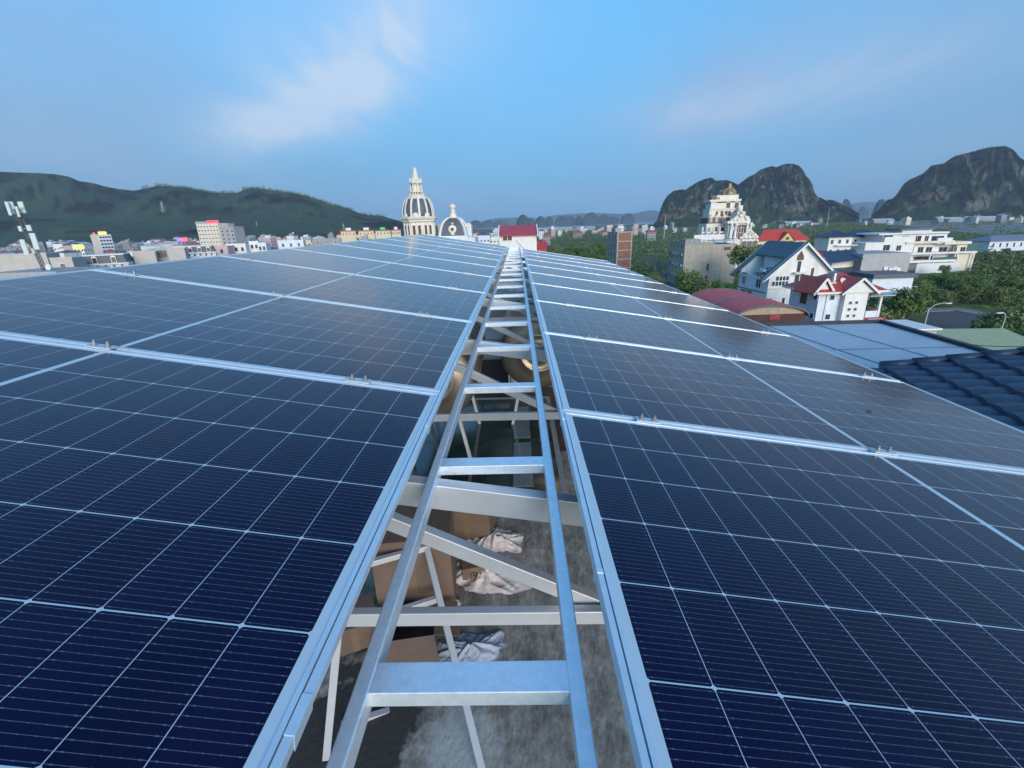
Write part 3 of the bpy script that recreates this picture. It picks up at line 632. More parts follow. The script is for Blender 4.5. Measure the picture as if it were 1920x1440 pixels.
K2b = [(1860,402),(1874,396),(1884,388),(1900,385),(1925,384),(1960,386),(2010,380),(2100,385),(2200,398)]
ridge_hill('karst_foothill', K2b, 1120, 1230, 1400, M_karst, 120, 24, steep=.8, rough=.2, crag=.2, seed=9.1, nf=.012)
# small far karsts in the bay and beyond
for i, (a, b, pk, py, D, sk_) in enumerate(((968,993,981,402,2600,.6),(988,1003,995,409,3300,.5),(1003,1024,1013,405,3600,.5),(1024,1037,1030,405,3700,.5),(1040,1082,1062,404,4200,.4),(1080,1093,1086,403,4300,.5),(1091,1125,1110,398,3900,.6),
        (1120,1146,1133,402,4400,.5),(1143,1160,1150,406,4600,.5),(1163,1190,1180,400,4500,.55),(880,904,892,413,3800,.5),(904,925,915,412,4600,.5),(925,952,940,413,5000,.5),(1560,1578,1567,378,2900,.5),(1576,1600,1586,372,3100,.6),(1636,1668,1655,372,2600,.7),(1608,1630,1618,386,5200,.6))):
    hy = 419-.03*(pk-968)
    pts = [(a, hy+1)]
    for k in range(1, 12):
        t = k/12; x = a+(b-a)*t; pt = (pk-a)/(b-a); s = t/pt if t < pt else (1-t)/(1-pt)
        pts.append((x, hy-(hy-py)*(math.sin(s*math.pi/2)**sk_)*(1+.10*noise.noise(Vector((k*.9, i*3.3, 0))))))
    pts.append((b, hy+1))
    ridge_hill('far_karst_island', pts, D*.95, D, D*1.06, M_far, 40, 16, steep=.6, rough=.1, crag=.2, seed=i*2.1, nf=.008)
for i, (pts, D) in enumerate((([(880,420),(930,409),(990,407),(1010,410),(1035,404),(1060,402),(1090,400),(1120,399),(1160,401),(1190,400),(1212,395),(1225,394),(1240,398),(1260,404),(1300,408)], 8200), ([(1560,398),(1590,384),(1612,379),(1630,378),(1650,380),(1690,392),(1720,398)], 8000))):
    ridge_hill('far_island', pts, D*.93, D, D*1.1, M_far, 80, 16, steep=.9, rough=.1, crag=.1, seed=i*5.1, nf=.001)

# ------------------------------------------------------------------ buildings
class Site:
    """a building lot: origin on the ground under a photo point, local x along its front, y into its depth"""
    def __init__(s, name, px, py, D, rz, label, cat='building', group=None):
        p = aty(px, py, D); s.o = empty(name, (p.x, D, GZ), rz, label, cat, group)
        s.c, s.s = math.cos(rz), math.sin(rz); s.p0 = Vector((p.x, D, GZ)); s.rz = rz
    def f(s, px, py, dy=0.0):          # photo point -> (x, z) on the local plane y = dy
        d = ray(px, py); n = Vector((-s.s, s.c, 0)); t = (n.dot(s.p0-CAM)+dy)/n.dot(d); q = CAM+d*t-s.p0
        return (q.x*s.c+q.y*s.s, q.z)
    def g(s, px, py, x=0.0):           # photo point -> (y, z) on the local plane x
        d = ray(px, py); n = Vector((s.c, s.s, 0)); t = (n.dot(s.p0-CAM)+x)/n.dot(d); q = CAM+d*t-s.p0
        return (-q.x*s.s+q.y*s.c, q.z)
    def part(s, name, mb, m, **k): return mb.build(name, m, s.o, **k)
WC = {}
def window(parent, x, y, z, w_, h_, rz=0.0, fm_=None, bars=(0, 0), gm_=None, name='window', arch=False):
    """frame mesh with its pane as a sub-part, facing -y of the parent before rz; (x, y, z) = bottom centre on the wall"""
    fm_ = fm_ or M_wframe; gm_ = gm_ or M_glass
    key = (round(w_,2), round(h_,2), fm_.name, bars, gm_.name, arch)
    if key not in WC:
        t = min(.09, w_*.12); b = MB()
        b.box(-w_/2-t, -w_/2, -.07, .02, -t, h_+t).box(w_/2, w_/2+t, -.07, .02, -t, h_+t).box(-w_/2, w_/2, -.07, .02, h_, h_+t).box(-w_/2, w_/2, -.09, .02, -t, 0)
        if arch:
            b.prism([(w_/2*1.15*math.cos(a), h_+t+w_/2*.75*math.sin(a)) for a in [math.pi*i/8 for i in range(9)]], -.06, .02)
        for i in range(bars[0]): xx = -w_/2+w_*(i+1)/(bars[0]+1); b.box(xx-.03, xx+.03, -.055, -.012, 0, h_)
        for i in range(bars[1]): zz = h_*(i+1)/(bars[1]+1); b.box(-w_/2, w_/2, -.05, -.0125, zz-.03, zz+.03)
        WC[key] = (b.mesh('window_frame', fm_), MB().box(-w_/2, w_/2, -.012, .01, 0, h_).mesh('pane', gm_))
    f = child(name, WC[key][0], parent, (x, y, z), (0, 0, rz)); child('pane', WC[key][1], f); return f
def hip(mb, x0, x1, y0, y1, z0, z1, ov=.5, th=.18, ridge='x', gable=False):
    x0 -= ov; x1 += ov; y0 -= ov; y1 += ov
    if ridge == 'x':
        k = 0 if gable else min((y1-y0)/2, (x1-x0)/2-.05); a, b = (x0+k, (y0+y1)/2, z1), (x1-k, (y0+y1)/2, z1)
        fs = [[(x0,y0,z0),(x1,y0,z0),b,a], [(x1,y1,z0),(x0,y1,z0),a,b]]
        if not gable: fs += [[(x0,y1,z0),(x0,y0,z0),a], [(x1,y0,z0),(x1,y1,z0),b]]
    else:
        k = 0 if gable else min((x1-x0)/2, (y1-y0)/2-.05); a, b = ((x0+x1)/2, y0+k, z1), ((x0+x1)/2, y1-k, z1)
        fs = [[(x0,y1,z0),(x0,y0,z0),a,b], [(x1,y0,z0),(x1,y1,z0),b,a]]
        if not gable: fs += [[(x0,y0,z0),(x1,y0,z0),a], [(x1,y1,z0),(x0,y1,z0),b]]
    for q in fs: mb.slab(q, th, Vector((0,0,-1)))
    return mb
def roof_tank(site_or_parent, x, y, z, r, h_, label=None, horizontal=False, world=None):
    p = world; o = empty('roof_water_tank', p, label=label, cat='water tank')
    if horizontal:
        Mx = Matrix.Translation((0, 0, r+.25)) @ Matrix.Rotation(math.radians(90), 4, 'Y')
        MB().lathe([(.001,-h_/2-.08),(r*.7,-h_/2-.05),(r,-h_/2+.05),(r,-h_*.2),(r*1.03,-h_*.18),(r,-h_*.15),(r,h_*.15),(r*1.03,h_*.18),(r,h_*.2),(r,h_/2-.05),(r*.7,h_/2+.05),(.001,h_/2+.08)], 24, M=Mx).build('tank_body', M_tank, o, smooth=True)
        for s in (-1, 1): MB().box(s*h_*.3-.04, s*h_*.3+.04, -r*.8, r*.8, 0, .3).build('cradle', M_lampgrey, o)
    else:
        pr = [(r*.98, .25)]
        for i in range(6): z0 = .28+(h_-.3)*i/6; pr += [(r, z0), (r, z0+h_*.10), (r*.955, z0+h_*.125)]
        pr += [(r, h_+.02), (r*.6, h_+.17), (r*.2, h_+.22), (.001, h_+.23)]
        MB().lathe(pr, 28).build('tank_body', M_tank, o)
        MB().lathe([(r*.9, 0), (r*.9, .06), (r*.8, .25)], 12).build('stand', M_lampgrey, o)
    return o

# --- raw concrete block
s = Site('concrete_building', 1281, 500, 165, R(-3), 'bare beige concrete block with five floors and a flat roof left of the white villas')
xt, zt = s.f(1281, 460); xr, zr = s.f(1384, 458)
yl = 20; W_ = xr
MB().box(0, W_, 0, yl, 0, zt).build('wall', M_conc, s.o)
for k in range(1, 6): MB().box(-.06, W_+.06, -.08, yl, zt*k/5-.3, zt*k/5-.1).build('floor_band', M_conc, s.o)
for xx in (.35, .52, .72): MB().box(W_*xx, W_*xx+.35, -.11, .1, 0, zt-.4).build('pilaster', M_conc, s.o)
pr = MB(); pr.box(-.1, W_*.55, -.1, .12, zt, zt+.9).box(-.1, .12, .12, yl, zt, zt+.8); pr.build('parapet', M_conc2, s.o)
for i in range(7): MB().box(i*1.5+.2, i*1.5+.5, .5, .8, zt, zt+1.2+.8*random.random()).build('rebar_column', M_conc2, s.o)
MB().box(2, 7, 6, 14, zt, zt+1.6).build('stair_head', M_conc2, s.o)
MB().box(W_*.58, W_*.96, 1, 9, zt+.9, zt+1.05).build('sheet_canopy', mat('pale_blue_sheet', (.35,.50,.66), .5), s.o)
for xx in (.6, .94): MB().box(W_*xx-.1, W_*xx+.1, 1.1, 1.3, zt, zt+.9).build('canopy_post', M_conc2, s.o)
for (px, py) in ((1327, 500), (1324, 522)):
    x, z = s.f(px, py); window(s.o, x, 0, z-1.2, .7, 2.2, fm_=M_conc2, gm_=M_brown)
x, z = s.f(1363, 463); window(s.o, x, 0, z-1.0, 2.6, 1.0, fm_=M_conc2, gm_=M_dark); window(s.o, x+3.2, 0, z-.9, 1.6, .9, fm_=M_conc2, gm_=M_dark)
for fl_ in range(4):
    for yy in (4, 9, 14, 17.5): window(s.o, 0, yy, 2.0+fl_*3.6+(.2 if yy<10 else 0), .7 if yy != 17.5 else 1.4, 1.9, -math.pi/2, fm_=M_conc2, gm_=M_dark)
for fl_ in range(3):
    for yy in (1.6, 8, 12.5):
        MB().box(-.55, 0, yy-.4, yy+.4, 3.4+fl_*3.6, 4.1+fl_*3.6).build('air_conditioner', M_white, s.o)
# --- brick tower
s = Site('brick_building', 1157, 470, 205, R(14), 'unfinished red brick tower house standing alone in the green scrub')
xr, zt = s.f(1184, 434); xr = s.f(1184, 470)[0]
M_brick = mat('red_brick', (.22,.105,.08), .9, var=.22, scale=1.2, dirt=(.32,.24,.20), dscale=.5)
yl = 9.5
for k in range(5):
    z0, z1 = zt*k/5, zt*(k+1)/5
    MB().box(0, xr, 0, yl, z0, z1-.35).build('brick_wall', M_brick, s.o); MB().box(-.12, xr+.12, -.12, yl+.1, z1-.35, z1).build('floor_slab', M_conc, s.o)
    for x in (0, xr-.35): MB().box(x-.05, x+.35, -.08, .3, z0, z1-.35).build('column', M_conc, s.o)
    MB().box(-.22, .0, .0, yl, z0+.1, z1-.4).build('rough_wall', M_conc2, s.o)
    for yy in (1.5, 4.5, 7.5): window(s.o, -.22, yy, z0+.9, 1.0, 1.6, -math.pi/2, fm_=M_conc2, gm_=M_dark)
MB().box(.3, 2.8, 3, 7, zt, zt+1.5).build('stair_head', M_conc2, s.o)
# --- white villa with the teal gable roof
s = Site('gabled_villa', 1437, 522, 70, R(3), 'white gabled villa with teal tiled roof and a steel tank on its side terrace', 'villa')
ax, az = s.f(1516, 455, 0); ex, ez = s.f(1437.5, 522, 0); hwid = ax-ex; L_ = 9.4; ix = .75
rz2 = az-ez
MB().prism([(ex+ix, 0), (ex+ix, ez+.45), (ax, az-.42), (2*ax-ex-ix, ez+.45), (2*ax-ex-ix, 0)], .6, 1.0).build('gable_wall', M_white, s.o)
bx0, bx1 = ex+ix, 2*ax-ex-ix; ty0, ty1 = 2.0, L_-1.2; tz = ez-.35
body = MB(); body.box(bx0+.01, bx1-.01, 1.0, L_, 0, tz-.12); body.build('wall', M_wall_blue, s.o)  # white side walls; the bluish tone of their shaded face is put into colour
MB().box(bx0-.08, bx0+3.6, 1.0, L_, tz-.12, tz).build('terrace_floor', M_conc2, s.o)
MB().prism([(bx0+3.2, tz), (bx0+3.2, ez+3.1), (ax, az-.5), (bx1-.4, ez+.6), (bx1-.4, tz)], 2.0, ty1).build('attic_wall', M_wall_blue, s.o)
MB().prism([(bx0, tz), (bx0, ez+.45), (ax, az-.42), (bx1, ez+.45), (bx1, tz)], L_-.7, L_-.3).build('rear_gable_wall', M_white, s.o)
for yy in (3.4, 5.6): window(s.o, bx0+3.2, yy, tz+.5, .8, 1.5, -math.pi/2, gm_=M_wall_blue)
def slope(t): return (ex+(ax-ex)*t, ez+(az-ez)*t)
rf = MB(); th = .16
def rpan(t0, t1, y0, y1, side=1):
    x0, z0 = slope(t0); x1, z1 = slope(t1)
    if side < 0: x0, x1 = 2*ax-x0, 2*ax-x1
    pts = [(x0,y0,z0),(x1,y0,z1),(x1,y1,z1),(x0,y1,z0)]
    rf.slab(pts if side > 0 else pts[::-1], th, Vector((0,0,-1)))
rpan(-.02, 1, 0, 1.5); rpan(.58, 1, 1.5, L_-.2); rpan(-.08, 1, L_-.2, L_+.9); rpan(-.05, 1, 0, L_+.9, -1)
rf.build('roof', M_teal, s.o)
fb = MB()
for sd in (1, -1):
    (x0, z0), (x1, z1) = slope(-.03), slope(1.0)
    if sd < 0: x0, x1 = 2*ax-x0, 2*ax-x1
    for y0, y1 in ((-.10, .0), (.5, .62), (L_+.9, L_+1.0)): MB().slab([(x0,y0,z0+.03),(x1,y0,z1+.03),(x1,y1,z1+.03),(x0,y1,z0+.03)][::sd], .34 if y0 < .3 else .6, Vector((0,0,-1))).build('barge_board', M_white, s.o)
fb = None
cr_ = MB(); cr_.slab([(2*ax-ex-1.2, 3.0, ez+1.2), (2*ax-ex+2.8, 3.0, ez-2.4), (2*ax-ex+2.8, 8.4, ez-2.4), (2*ax-ex-1.2, 8.4, ez+3.2)], .2, Vector((0,0,-1))); cr_.build('side_roof', M_teal, s.o)
MB().beam((2*ax-ex-.9, 2.9, ez+1.3), (2*ax-ex+2.9, 2.9, ez-2.3), .14, .3).build('barge_board', M_white, s.o)
MB().box(2*ax-ex-1, 2*ax-ex+2.2, 3.3, 8.2, 0, ez-2.7).build('side_wing', M_white, s.o)
x, z = s.f(1498, 512, .6)
def fw(px0, py0, px1, py1, nm='window', bars=(0,0), fm_=None, gm_=None, dy=.6):
    a = s.f(px0, py1, dy); b = s.f(px1, py0, dy); a2 = s.f(px0, py0, dy)
    return window(s.o, (a[0]+b[0])/2, dy, a[1], max(.2, b[0]-a[0]), max(.2, b[1]-a[1]), bars=bars, fm_=fm_, gm_=gm_, name=nm)
fw(1494, 490, 1502, 509, bars=(0,1), fm_=M_brown)
(xa, za), (xb, zb) = s.f(1494, 488, .6), s.f(1506, 475, .6)
MB().prism([(xa, za), (xa+.95, za), (xa+.95, za+.55), (xa+.47, za+1.35), (xa, za+.55)], .52, .62).build('window_arch', M_brown, s.o)
lw = MB(); xa, za = s.f(1446, 537, .6); xb, zb = s.f(1480, 517, .6); lw.prism([(xa, za), (xb, za), (xb, zb), (xa+(xb-xa)*.42, zb), (xa, za+.5)], .55, .62); wf = lw.build('window', M_wframe, s.o)
pn = MB(); nx = 5
for i in range(nx):
    x0 = xa+(xb-xa)*(i+.12)/nx; x1 = xa+(xb-xa)*(i+.90)/nx
    for j in range(2):
        z0 = za+(zb-za)*(j+.1)/2; z1 = za+(zb-za)*(j+.92)/2
        if i == 0 and j == 1: continue
        pn.box(x0, x1, .535, .56, z0, z1)
pn.build('pane', M_glass, wf)
fw(1490, 516, 1498, 528, fm_=M_brown); fw(1500, 515, 1508, 526, fm_=M_brown); fw(1520, 503, 1526, 516, fm_=M_brown, gm_=M_brown)
xq, zq = s.f(1470, 514, .6); MB().box(xb+.35, xb+2.4, -.3, .6, zb+.35, zb+.5).build('balcony_hood', M_white, s.o)
xq, zq = s.f(1440, 541, .6); MB().box(bx0-.12, bx1, .48, .6, zq-.1, zq+.1).build('cornice', M_white, s.o)
fw(1442, 560, 1446, 567, fm_=M_brown, gm_=M_dark); fw(1466, 559, 1471, 569, fm_=M_brown, gm_=M_dark)
for (px, py, w_, h_) in ((1396, 523, .9, 1.5), (1423, 527, 1.3, 2.0), (1393, 551, .9, .9), (1405, 554, .9, .9)):
    yy, zz = s.g(px, py, bx0); window(s.o, bx0+.01, yy, zz-h_/2, w_, h_, -math.pi/2, bars=(1, 0), fm_=M_wframe, gm_=M_brown if w_ < 1 else M_glass)
    MB().box(bx0-.22, bx0, yy-w_/2-.25, yy+w_/2+.25, zz+h_/2+.15, zz+h_/2+.27).build('window_hood', M_brown, s.o)
yy, zz = s.g(1400, 541, bx0); MB().box(bx0-.07, bx0, 1.0, L_, zz-.06, zz+.06).build('red_stripe', M_brown, s.o)
MB().box(bx0-.12, bx0+.06, 1.0, L_, tz-.15, tz+.28).build('parapet', M_wall_blue, s.o)
w0 = s.o.location + Matrix.Rotation(s.rz, 3, 'Z') @ Vector((bx0+1.5, 4.2, tz)); roof_tank(None, 0, 0, 0, .62, 1.6, 'horizontal steel tank on the terrace of the gabled villa', True, world=w0)
# --- red hip-roofed villa
s = Site('red_roof_villa', 1535, 560, 56, R(4), 'white villa with red tiled hip roof, round steel tank and rows of tiny square windows', 'villa')
xC0 = s.f(1574, 570)[0]; xD0 = s.f(1614, 575)[0]; xE = s.f(1657, 590)[0]
ezA = s.f(1535, 549)[1]; rdg = s.f(1590, 512, 2.7)[1]+.1
body = MB(); body.box(0, xD0, 0, 5.4, 0, ezA+.1).box(xD0, xE-.6, 1.2, 5.4, 0, ezA-3.4).box(xD0, xD0+.9, 1.2, 5.3, ezA-3.4, ezA+.1)
body.build('wall', M_wall_blue, s.o)
bay = MB(); bay.box(xC0, xD0+.05, -.7, .0, 0, ezA+.15); bay.build('bay_wall', M_white, s.o)
MB().box(.9, 1.15, -.12, 0, 0, ezA).build('pilaster', M_wall_blue, s.o)
for zz in (ezA-3.5, ezA-6.8): MB().box(-.06, xC0, -.07, 0, zz, zz+.16).build('floor_band', M_wall_blue, s.o)
rf = MB(); hip(rf, -.2, xE-1.3, -.2, 5.6, ezA+.15, rdg, .55, .16); rf.build('roof', M_redroof, s.o)
M_redroofy = ribs('red_tile_gable_roof', (.50,.055,.035), 'y', .3, rows=.35, dirt=(.16,.04,.03))
for (x0, x1, zt_, y0) in ((-1.0, 1.5, ezA+1.75, -.5), (xC0-.8, xD0+.9, ezA+1.7, -1.2)):
    r2 = MB(); xm = (x0+x1)/2
    r2.slab([(x0,y0,ezA-.05),(xm,y0,zt_),(xm,3.4,zt_),(x0,3.4,ezA-.05)], .14, Vector((0,0,-1))); r2.slab([(xm,y0,zt_),(x1,y0,ezA-.05),(x1,3.4,ezA-.05),(xm,3.4,zt_)], .14, Vector((0,0,-1)))
    r2.build('gablet_roof', M_redroofy, s.o)
    MB().beam((x0-.05, y0-.05, ezA-.16), (xm, y0-.05, zt_-.08), .10, .24).build('barge_board', M_white, s.o); MB().beam((xm, y0-.055, zt_-.08), (x1+.05, y0-.055, ezA-.16), .10, .24).build('barge_board', M_white, s.o)
    MB().prism([(x0+.3, ezA), (x1-.3, ezA), (xm, zt_-.3)], y0+.25, y0+.5).build('gable_wall', M_white, s.o)
MB().box(-.9, xE-.8, -.84, -.72, ezA-.08, ezA+.14).build('eave_board', M_white, s.o); MB().box(-.85, -.75, -.72, 6, ezA-.08, ezA+.14).build('eave_board', M_white, s.o)
zb_ = ezA-3.4
MB().box(xD0+.9, xE-.3, -.4, 6, zb_, zb_+.12).build('balcony_floor', M_conc2, s.o)
pr2 = MB(); pr2.slab([(xD0+.3,-1.1,zb_-.35),(xE+.2,-1.1,zb_-.35),(xE+.2,.0,zb_+.2),(xD0+.3,.0,zb_+.2)], .14, Vector((0,0,-1))); pr2.build('pent_roof', M_redroof, s.o)
MB().box(xD0+.2, xE+.3, -1.2, -1.1, zb_-.5, zb_-.28).build('eave_board', M_white, s.o)
MB().box(xE-.75, xE-.5, .1, .35, zb_+.12, ezA-.6).build('balcony_column', M_white, s.o); MB().box(xD0+.9, xE-.5, .15, .25, zb_+.12, zb_+.95).build('balcony_rail', M_wall_blue, s.o)
MB().slab([(xD0+.5,-.6,ezA-.5),(xE+.4,-.6,ezA-.5),(xE+.4,4,ezA-.1),(xD0+.5,4,ezA-.1)], .1, Vector((0,0,-1))).build('balcony_canopy', mat('grey_blue_sheet', (.38,.46,.52), .5), s.o)
for j in range(5):
    for i in range(2):
        xx = xC0+.75+i*.75; zz = ezA-1.35-j*.78
        window(s.o, xx, -.7, zz, .3, .3, fm_=M_wall_blue, gm_=M_glass)
for (px, py, w_, h_, g_) in ((1560, 558, .5, .5, M_glass), (1551, 594, .6, .6, M_glass)):
    x, z = s.f(px, py); window(s.o, x, 0, z-h_/2, w_, h_, gm_=g_, fm_=M_wall_blue)
for (px, py, w_, h_, g_) in ((1508, 555, 1.3, 1.9, M_brown), (1496, 583, 1.1, 1.1, M_brown), (1530, 557, .6, .6, M_glass), (1522, 592, .6, .6, M_glass)):
    yy, z = s.g(px, py, 0); window(s.o, 0, yy, z-h_/2, w_, h_, -math.pi/2, gm_=g_, fm_=M_wall_blue)
x, z = s.f(1632, 594, 1.2); window(s.o, x, 1.2, z-.9, 1.2, 1.9, gm_=M_brown, fm_=M_brown, name='door')
MB().box(xD0+.2, xD0+.95, .75, 1.15, z-.9, z-.3).build('air_conditioner', M_white, s.o)
R3 = Matrix.Rotation(s.rz, 3, 'Z'); xx, zz = s.f(1552, 539, 1.5)
roof_tank(None, 0, 0, 0, .56, 1.25, 'upright ribbed steel tank on the red tiled roof of the nearer villa', world=s.o.location+R3@Vector((xx, 1.0, zz+.55)))
xx, zz = s.f(1572, 533, 1.6); dish = empty('satellite_dish', s.o.location+R3@Vector((xx, 1.0, zz-.1)), label='small white satellite dish on the red tiled roof beside the upright tank', cat='satellite dish')
MB().lathe([(.001, 0), (.2, .03), (.34, .10), (.36, .13), (.34, .12), (.2, .05), (.001, .02)], 20, M=Matrix.Translation((0,0,.55)) @ Matrix.Rotation(R(60), 4, 'X')).build('reflector', M_white, dish, smooth=True)
MB().cyl((0,0,0), (0,0,.55), .03).build('mast', M_lampgrey, dish)
# --- arched red shed
s = Site('arched_hall', 1377, 585, 50, R(2), 'low hall with red barrel vaulted sheet roof and rusty brown gable', 'hall')
x1, zr = s.f(1510, 600); z0 = s.f(1377, 585)[1]; x1 = x1; xm = x1/2; zb = (z0+zr)/2; rise = s.f(1440, 571)[1]-zb
def arc(n=18, extra=0): return [(xm-(xm+extra)*math.cos(math.pi*i/n*1.0), zb+(rise+extra*.3)*math.sin(math.pi*i/n)) for i in range(n+1)]
A0 = arc(); vb = MB(); M_vault = ribs('red_vault_sheet', (.55,.05,.045), 'y', .35, bump=.35, dirt=(.16,.03,.04))
for (a, b) in zip(A0[:-1], A0[1:]): vb.slab([(a[0],-.4,a[1]),(b[0],-.4,b[1]),(b[0],13,b[1]),(a[0],13,a[1])], .08, Vector((0,0,-1)))
vb.build('vault_roof', M_vault, s.o, smooth=False)
M_trim = mat('grey_trim_sheet', (.10,.10,.12), .6)
for y0, y1 in ((-.5,-.38), (4.6, 5.1), (12.9, 13.1)):
    t = MB(); A1 = arc(18, .06)
    for (a, b) in zip(A1[:-1], A1[1:]): t.slab([(a[0],y0,a[1]+.03),(b[0],y0,b[1]+.03),(b[0],y1,b[1]+.03),(a[0],y1,a[1]+.03)], .22 if y0 < 0 else .06, Vector((0,0,-1)))
    t.build('roof_trim', M_trim, s.o)
A2 = [(xm-(xm-.1)*math.cos(math.pi*i/18), zb-.1+(rise-.12)*math.sin(math.pi*i/18)) for i in range(19)]
MB().prism([(.35, zb+.22)]+[q for q in A2 if q[1] > zb+.22]+[(x1-.35, zb+.22)], -.2, -.1).build('fascia', mat('rusty_cream_sheet', (.42,.33,.24), .8, dirt=(.22,.11,.07), dscale=1.2), s.o)
M_rust = mat('rusty_brown_sheet', (.085,.028,.022), .7, var=.3, scale=2, dirt=(.16,.06,.04))
MB().box(.2, x1-.2, -.1, 12.8, 0, zb+.20).build('wall', M_rust, s.o)
MB().box(.3, 2.3, -.16, -.1, zb-2.6, zb-1.3).build('white_panel', M_white, s.o); MB().box(4.9, 6.6, -.17, -.1, zb-2.8, zb-1.7).build('white_panel', M_grey, s.o)
x, z = s.f(1453, 590); MB().box(x-.6, x+.5, -.15, -.1, z-.5, z+.4).build('red_board', mat('red_board', (.30,.04,.04), .6), s.o)
# --- palace
s = Site('palace', 1372, 470, 205, R(-2), 'ornate cream stepped palace topped by a bronze dome in front of the rocky hill', 'palace')
Z5 = lambda x, y: (1200+x/5.142, 280+y/5.142)
def pb(nm, x0, y0, x1, y1, dy, dep, m, zbot=None):
    a = s.f(*Z5(x0, y1), dy); b = s.f(*Z5(x1, y0), dy); c = s.f(*Z5(x0, y0), dy); d = s.f(*Z5(x1, y1), dy)
    xa = (a[0]+c[0])/2; xb = (b[0]+d[0])/2; z1 = (b[1]+c[1])/2; z0 = (a[1]+d[1])/2 if zbot is None else zbot
    mb = MB().box(xa, xb, dy, dy+dep, z0, z1); mb.build(nm, m, s.o); return xa, xb, z0, z1
pb('base_wall', 635, 715, 850, 850, 3, 10, M_stone, 0)
pb('terrace_wall', 522, 822, 845, 872, 0, .5, M_white, None); pb('terrace', 530, 868, 850, 900, .5, 12, M_stone, 0)
a = pb('mansard_roof', 655, 655, 905, 716, 3.2, 9, M_slate2)
for px in (682, 737, 808):
    x, z = s.f(*Z5(px, 702), 3.2); window(s.o, x, 3.1, z, .9, 1.6, fm_=M_white, arch=True); MB().prism([(x-1,z+2),(x+1,z+2),(x,z+3.2)], 2.4, 3.3).build('dormer_gable', M_stone, s.o)
pb('storey', 668, 575, 950, 655, 4, 8, M_stone); pb('storey', 685, 515, 965, 580, 4.6, 7, M_stone)
a = pb('cornice', 676, 482, 978, 503, 3.8, 8.4, M_stone); pb('cornice', 672, 566, 968, 578, 3.6, 8.6, M_stone); pb('cornice', 660, 648, 915, 657, 2.9, 9.5, M_stone)
pb('blue_side_wall', 684, 503, 742, 566, 4.4, .2, M_wall_blue); pb('attic', 742, 440, 950, 484, 5.4, 6, M_stone)
for px, py, w_, h_ in ((850, 545, 1.6, 2.6), (932, 545, 1.6, 2.6), (740, 622, 1, 2), (788, 622, 1.1, 2.4), (832, 618, 1.2, 2), (860, 618, 1.2, 2), (922, 622, 2.2, 2.6), (735, 775, 1.1, 2.2), (793, 780, 2.0, 2.2), (875, 780, 1.2, 4), (660, 780, 1, 2)):
    dy = 4.6 if py < 560 else (4 if py < 700 else 3)
    x, z = s.f(*Z5(px, py), dy); window(s.o, x, dy, z-h_/2, w_, h_, fm_=M_white, gm_=M_brown, arch=h_ > 2.3)
for px in (840, 893):
    x, z = s.f(*Z5(px, 465), 6); window(s.o, x, 6, z-.5, .9, .9, fm_=M_white, gm_=M_dark)
def dome(px, ybot, ytop, pw, dy, spire=None, m=None, nm='dome'):
    (x, z0), (_, z1) = s.f(*Z5(px, ybot), dy), s.f(*Z5(px, ytop), dy); r = abs(s.f(*Z5(px+pw/2, ybot), dy)[0]-x); h_ = z1-z0
    d = MB().lathe([(r*math.cos(t)**.8 if t < 1.5 else .25, h_*math.sin(t)) for t in [math.pi/2*i/9 for i in range(10)]], 16, (x, dy+r, z0)); ob = d.build(nm, m or M_gold, s.o, smooth=True)
    rb = MB()
    for i in range(8):
        t = 2*math.pi*(i+.5)/8; pts = [((r+.08)*math.cos(a)**.8, (h_+.05)*math.sin(a)) for a in [math.pi/2*k/7 for k in range(7)]]
        rb.tube([(x+q*math.cos(t), dy+r+q*math.sin(t), z0+zz) for q, zz in pts], .16, 5)
    rb.build('dome_rib', mat('gilt_rib', (.42,.32,.18), .5), ob)
    if spire:
        zs = s.f(*Z5(px, spire), dy)[1]; MB().lathe([(.9, 0), (.7, .6), (.9, .9), (.45, 1.6), (.55, 2.2), (.2, (zs-z1)*.65), (.04, zs-z1+.2)], 10, (x, dy+r, z1-.3)).build('spire', mat('gilt_rib', (.42,.32,.18), .5), s.o)
dome(881, 440, 372, 126, 6, 318); dome(750, 488, 448, 84, 5)
# portal with the great arch
X0, X1, zl, zu = pb('portal_block', 850, 690, 1052, 860, -1.5, 12, M_stone, 0)
x, z = s.f(*Z5(962, 855), -1.5); aw = 3.4; ah = s.f(*Z5(962, 725), -1.5)[1]-z
arcp = [(x-aw, z), (x+aw, z)]+[(x+aw*math.cos(t), z+ah-aw*1.1+aw*1.1*math.sin(t)) for t in [math.pi*i/12 for i in range(13)]]
arch_ = MB().prism(arcp, -1.62, -1.5).build('arch_window', M_brown, s.o)
ar = MB(); op = [(x+(aw+.3)*math.cos(t), z+ah-aw*1.1+(aw*1.1+.3)*math.sin(t)) for t in [math.pi*i/12 for i in range(13)]]
ar.tube([(a, -1.7, b) for a, b in [(x+aw+.3, z)]+op+[(x-aw-.3, z)]], .38, 6); ar.build('arch_moulding', M_white, s.o)
bars = MB()
for i in range(-2, 3): bars.box(x+i*1.1-.07, x+i*1.1+.07, -1.70, -1.62, z, z+ah-abs(i)*.9-.3)
for zz in (2, 4, 6): bars.box(x-aw, x+aw, -1.69, -1.63, z+zz, z+zz+.12)
bars.build('window_bar', M_white, arch_)
for px in (862, 905, 1012, 1046):
    q, zq = s.f(*Z5(px, 860), -1.5); zt_ = s.f(*Z5(px, 705), -1.5)[1]
    MB().lathe([(.75, 0), (.75, .6), (.5, .9), (.42, zt_-zq-1.2), (.62, zt_-zq-.8), (.75, zt_-zq)], 12, (q, -2.1, zq)).build('column', M_white, s.o, smooth=True)
pb('entablature', 845, 688, 1062, 712, -2.6, 13, M_stone)
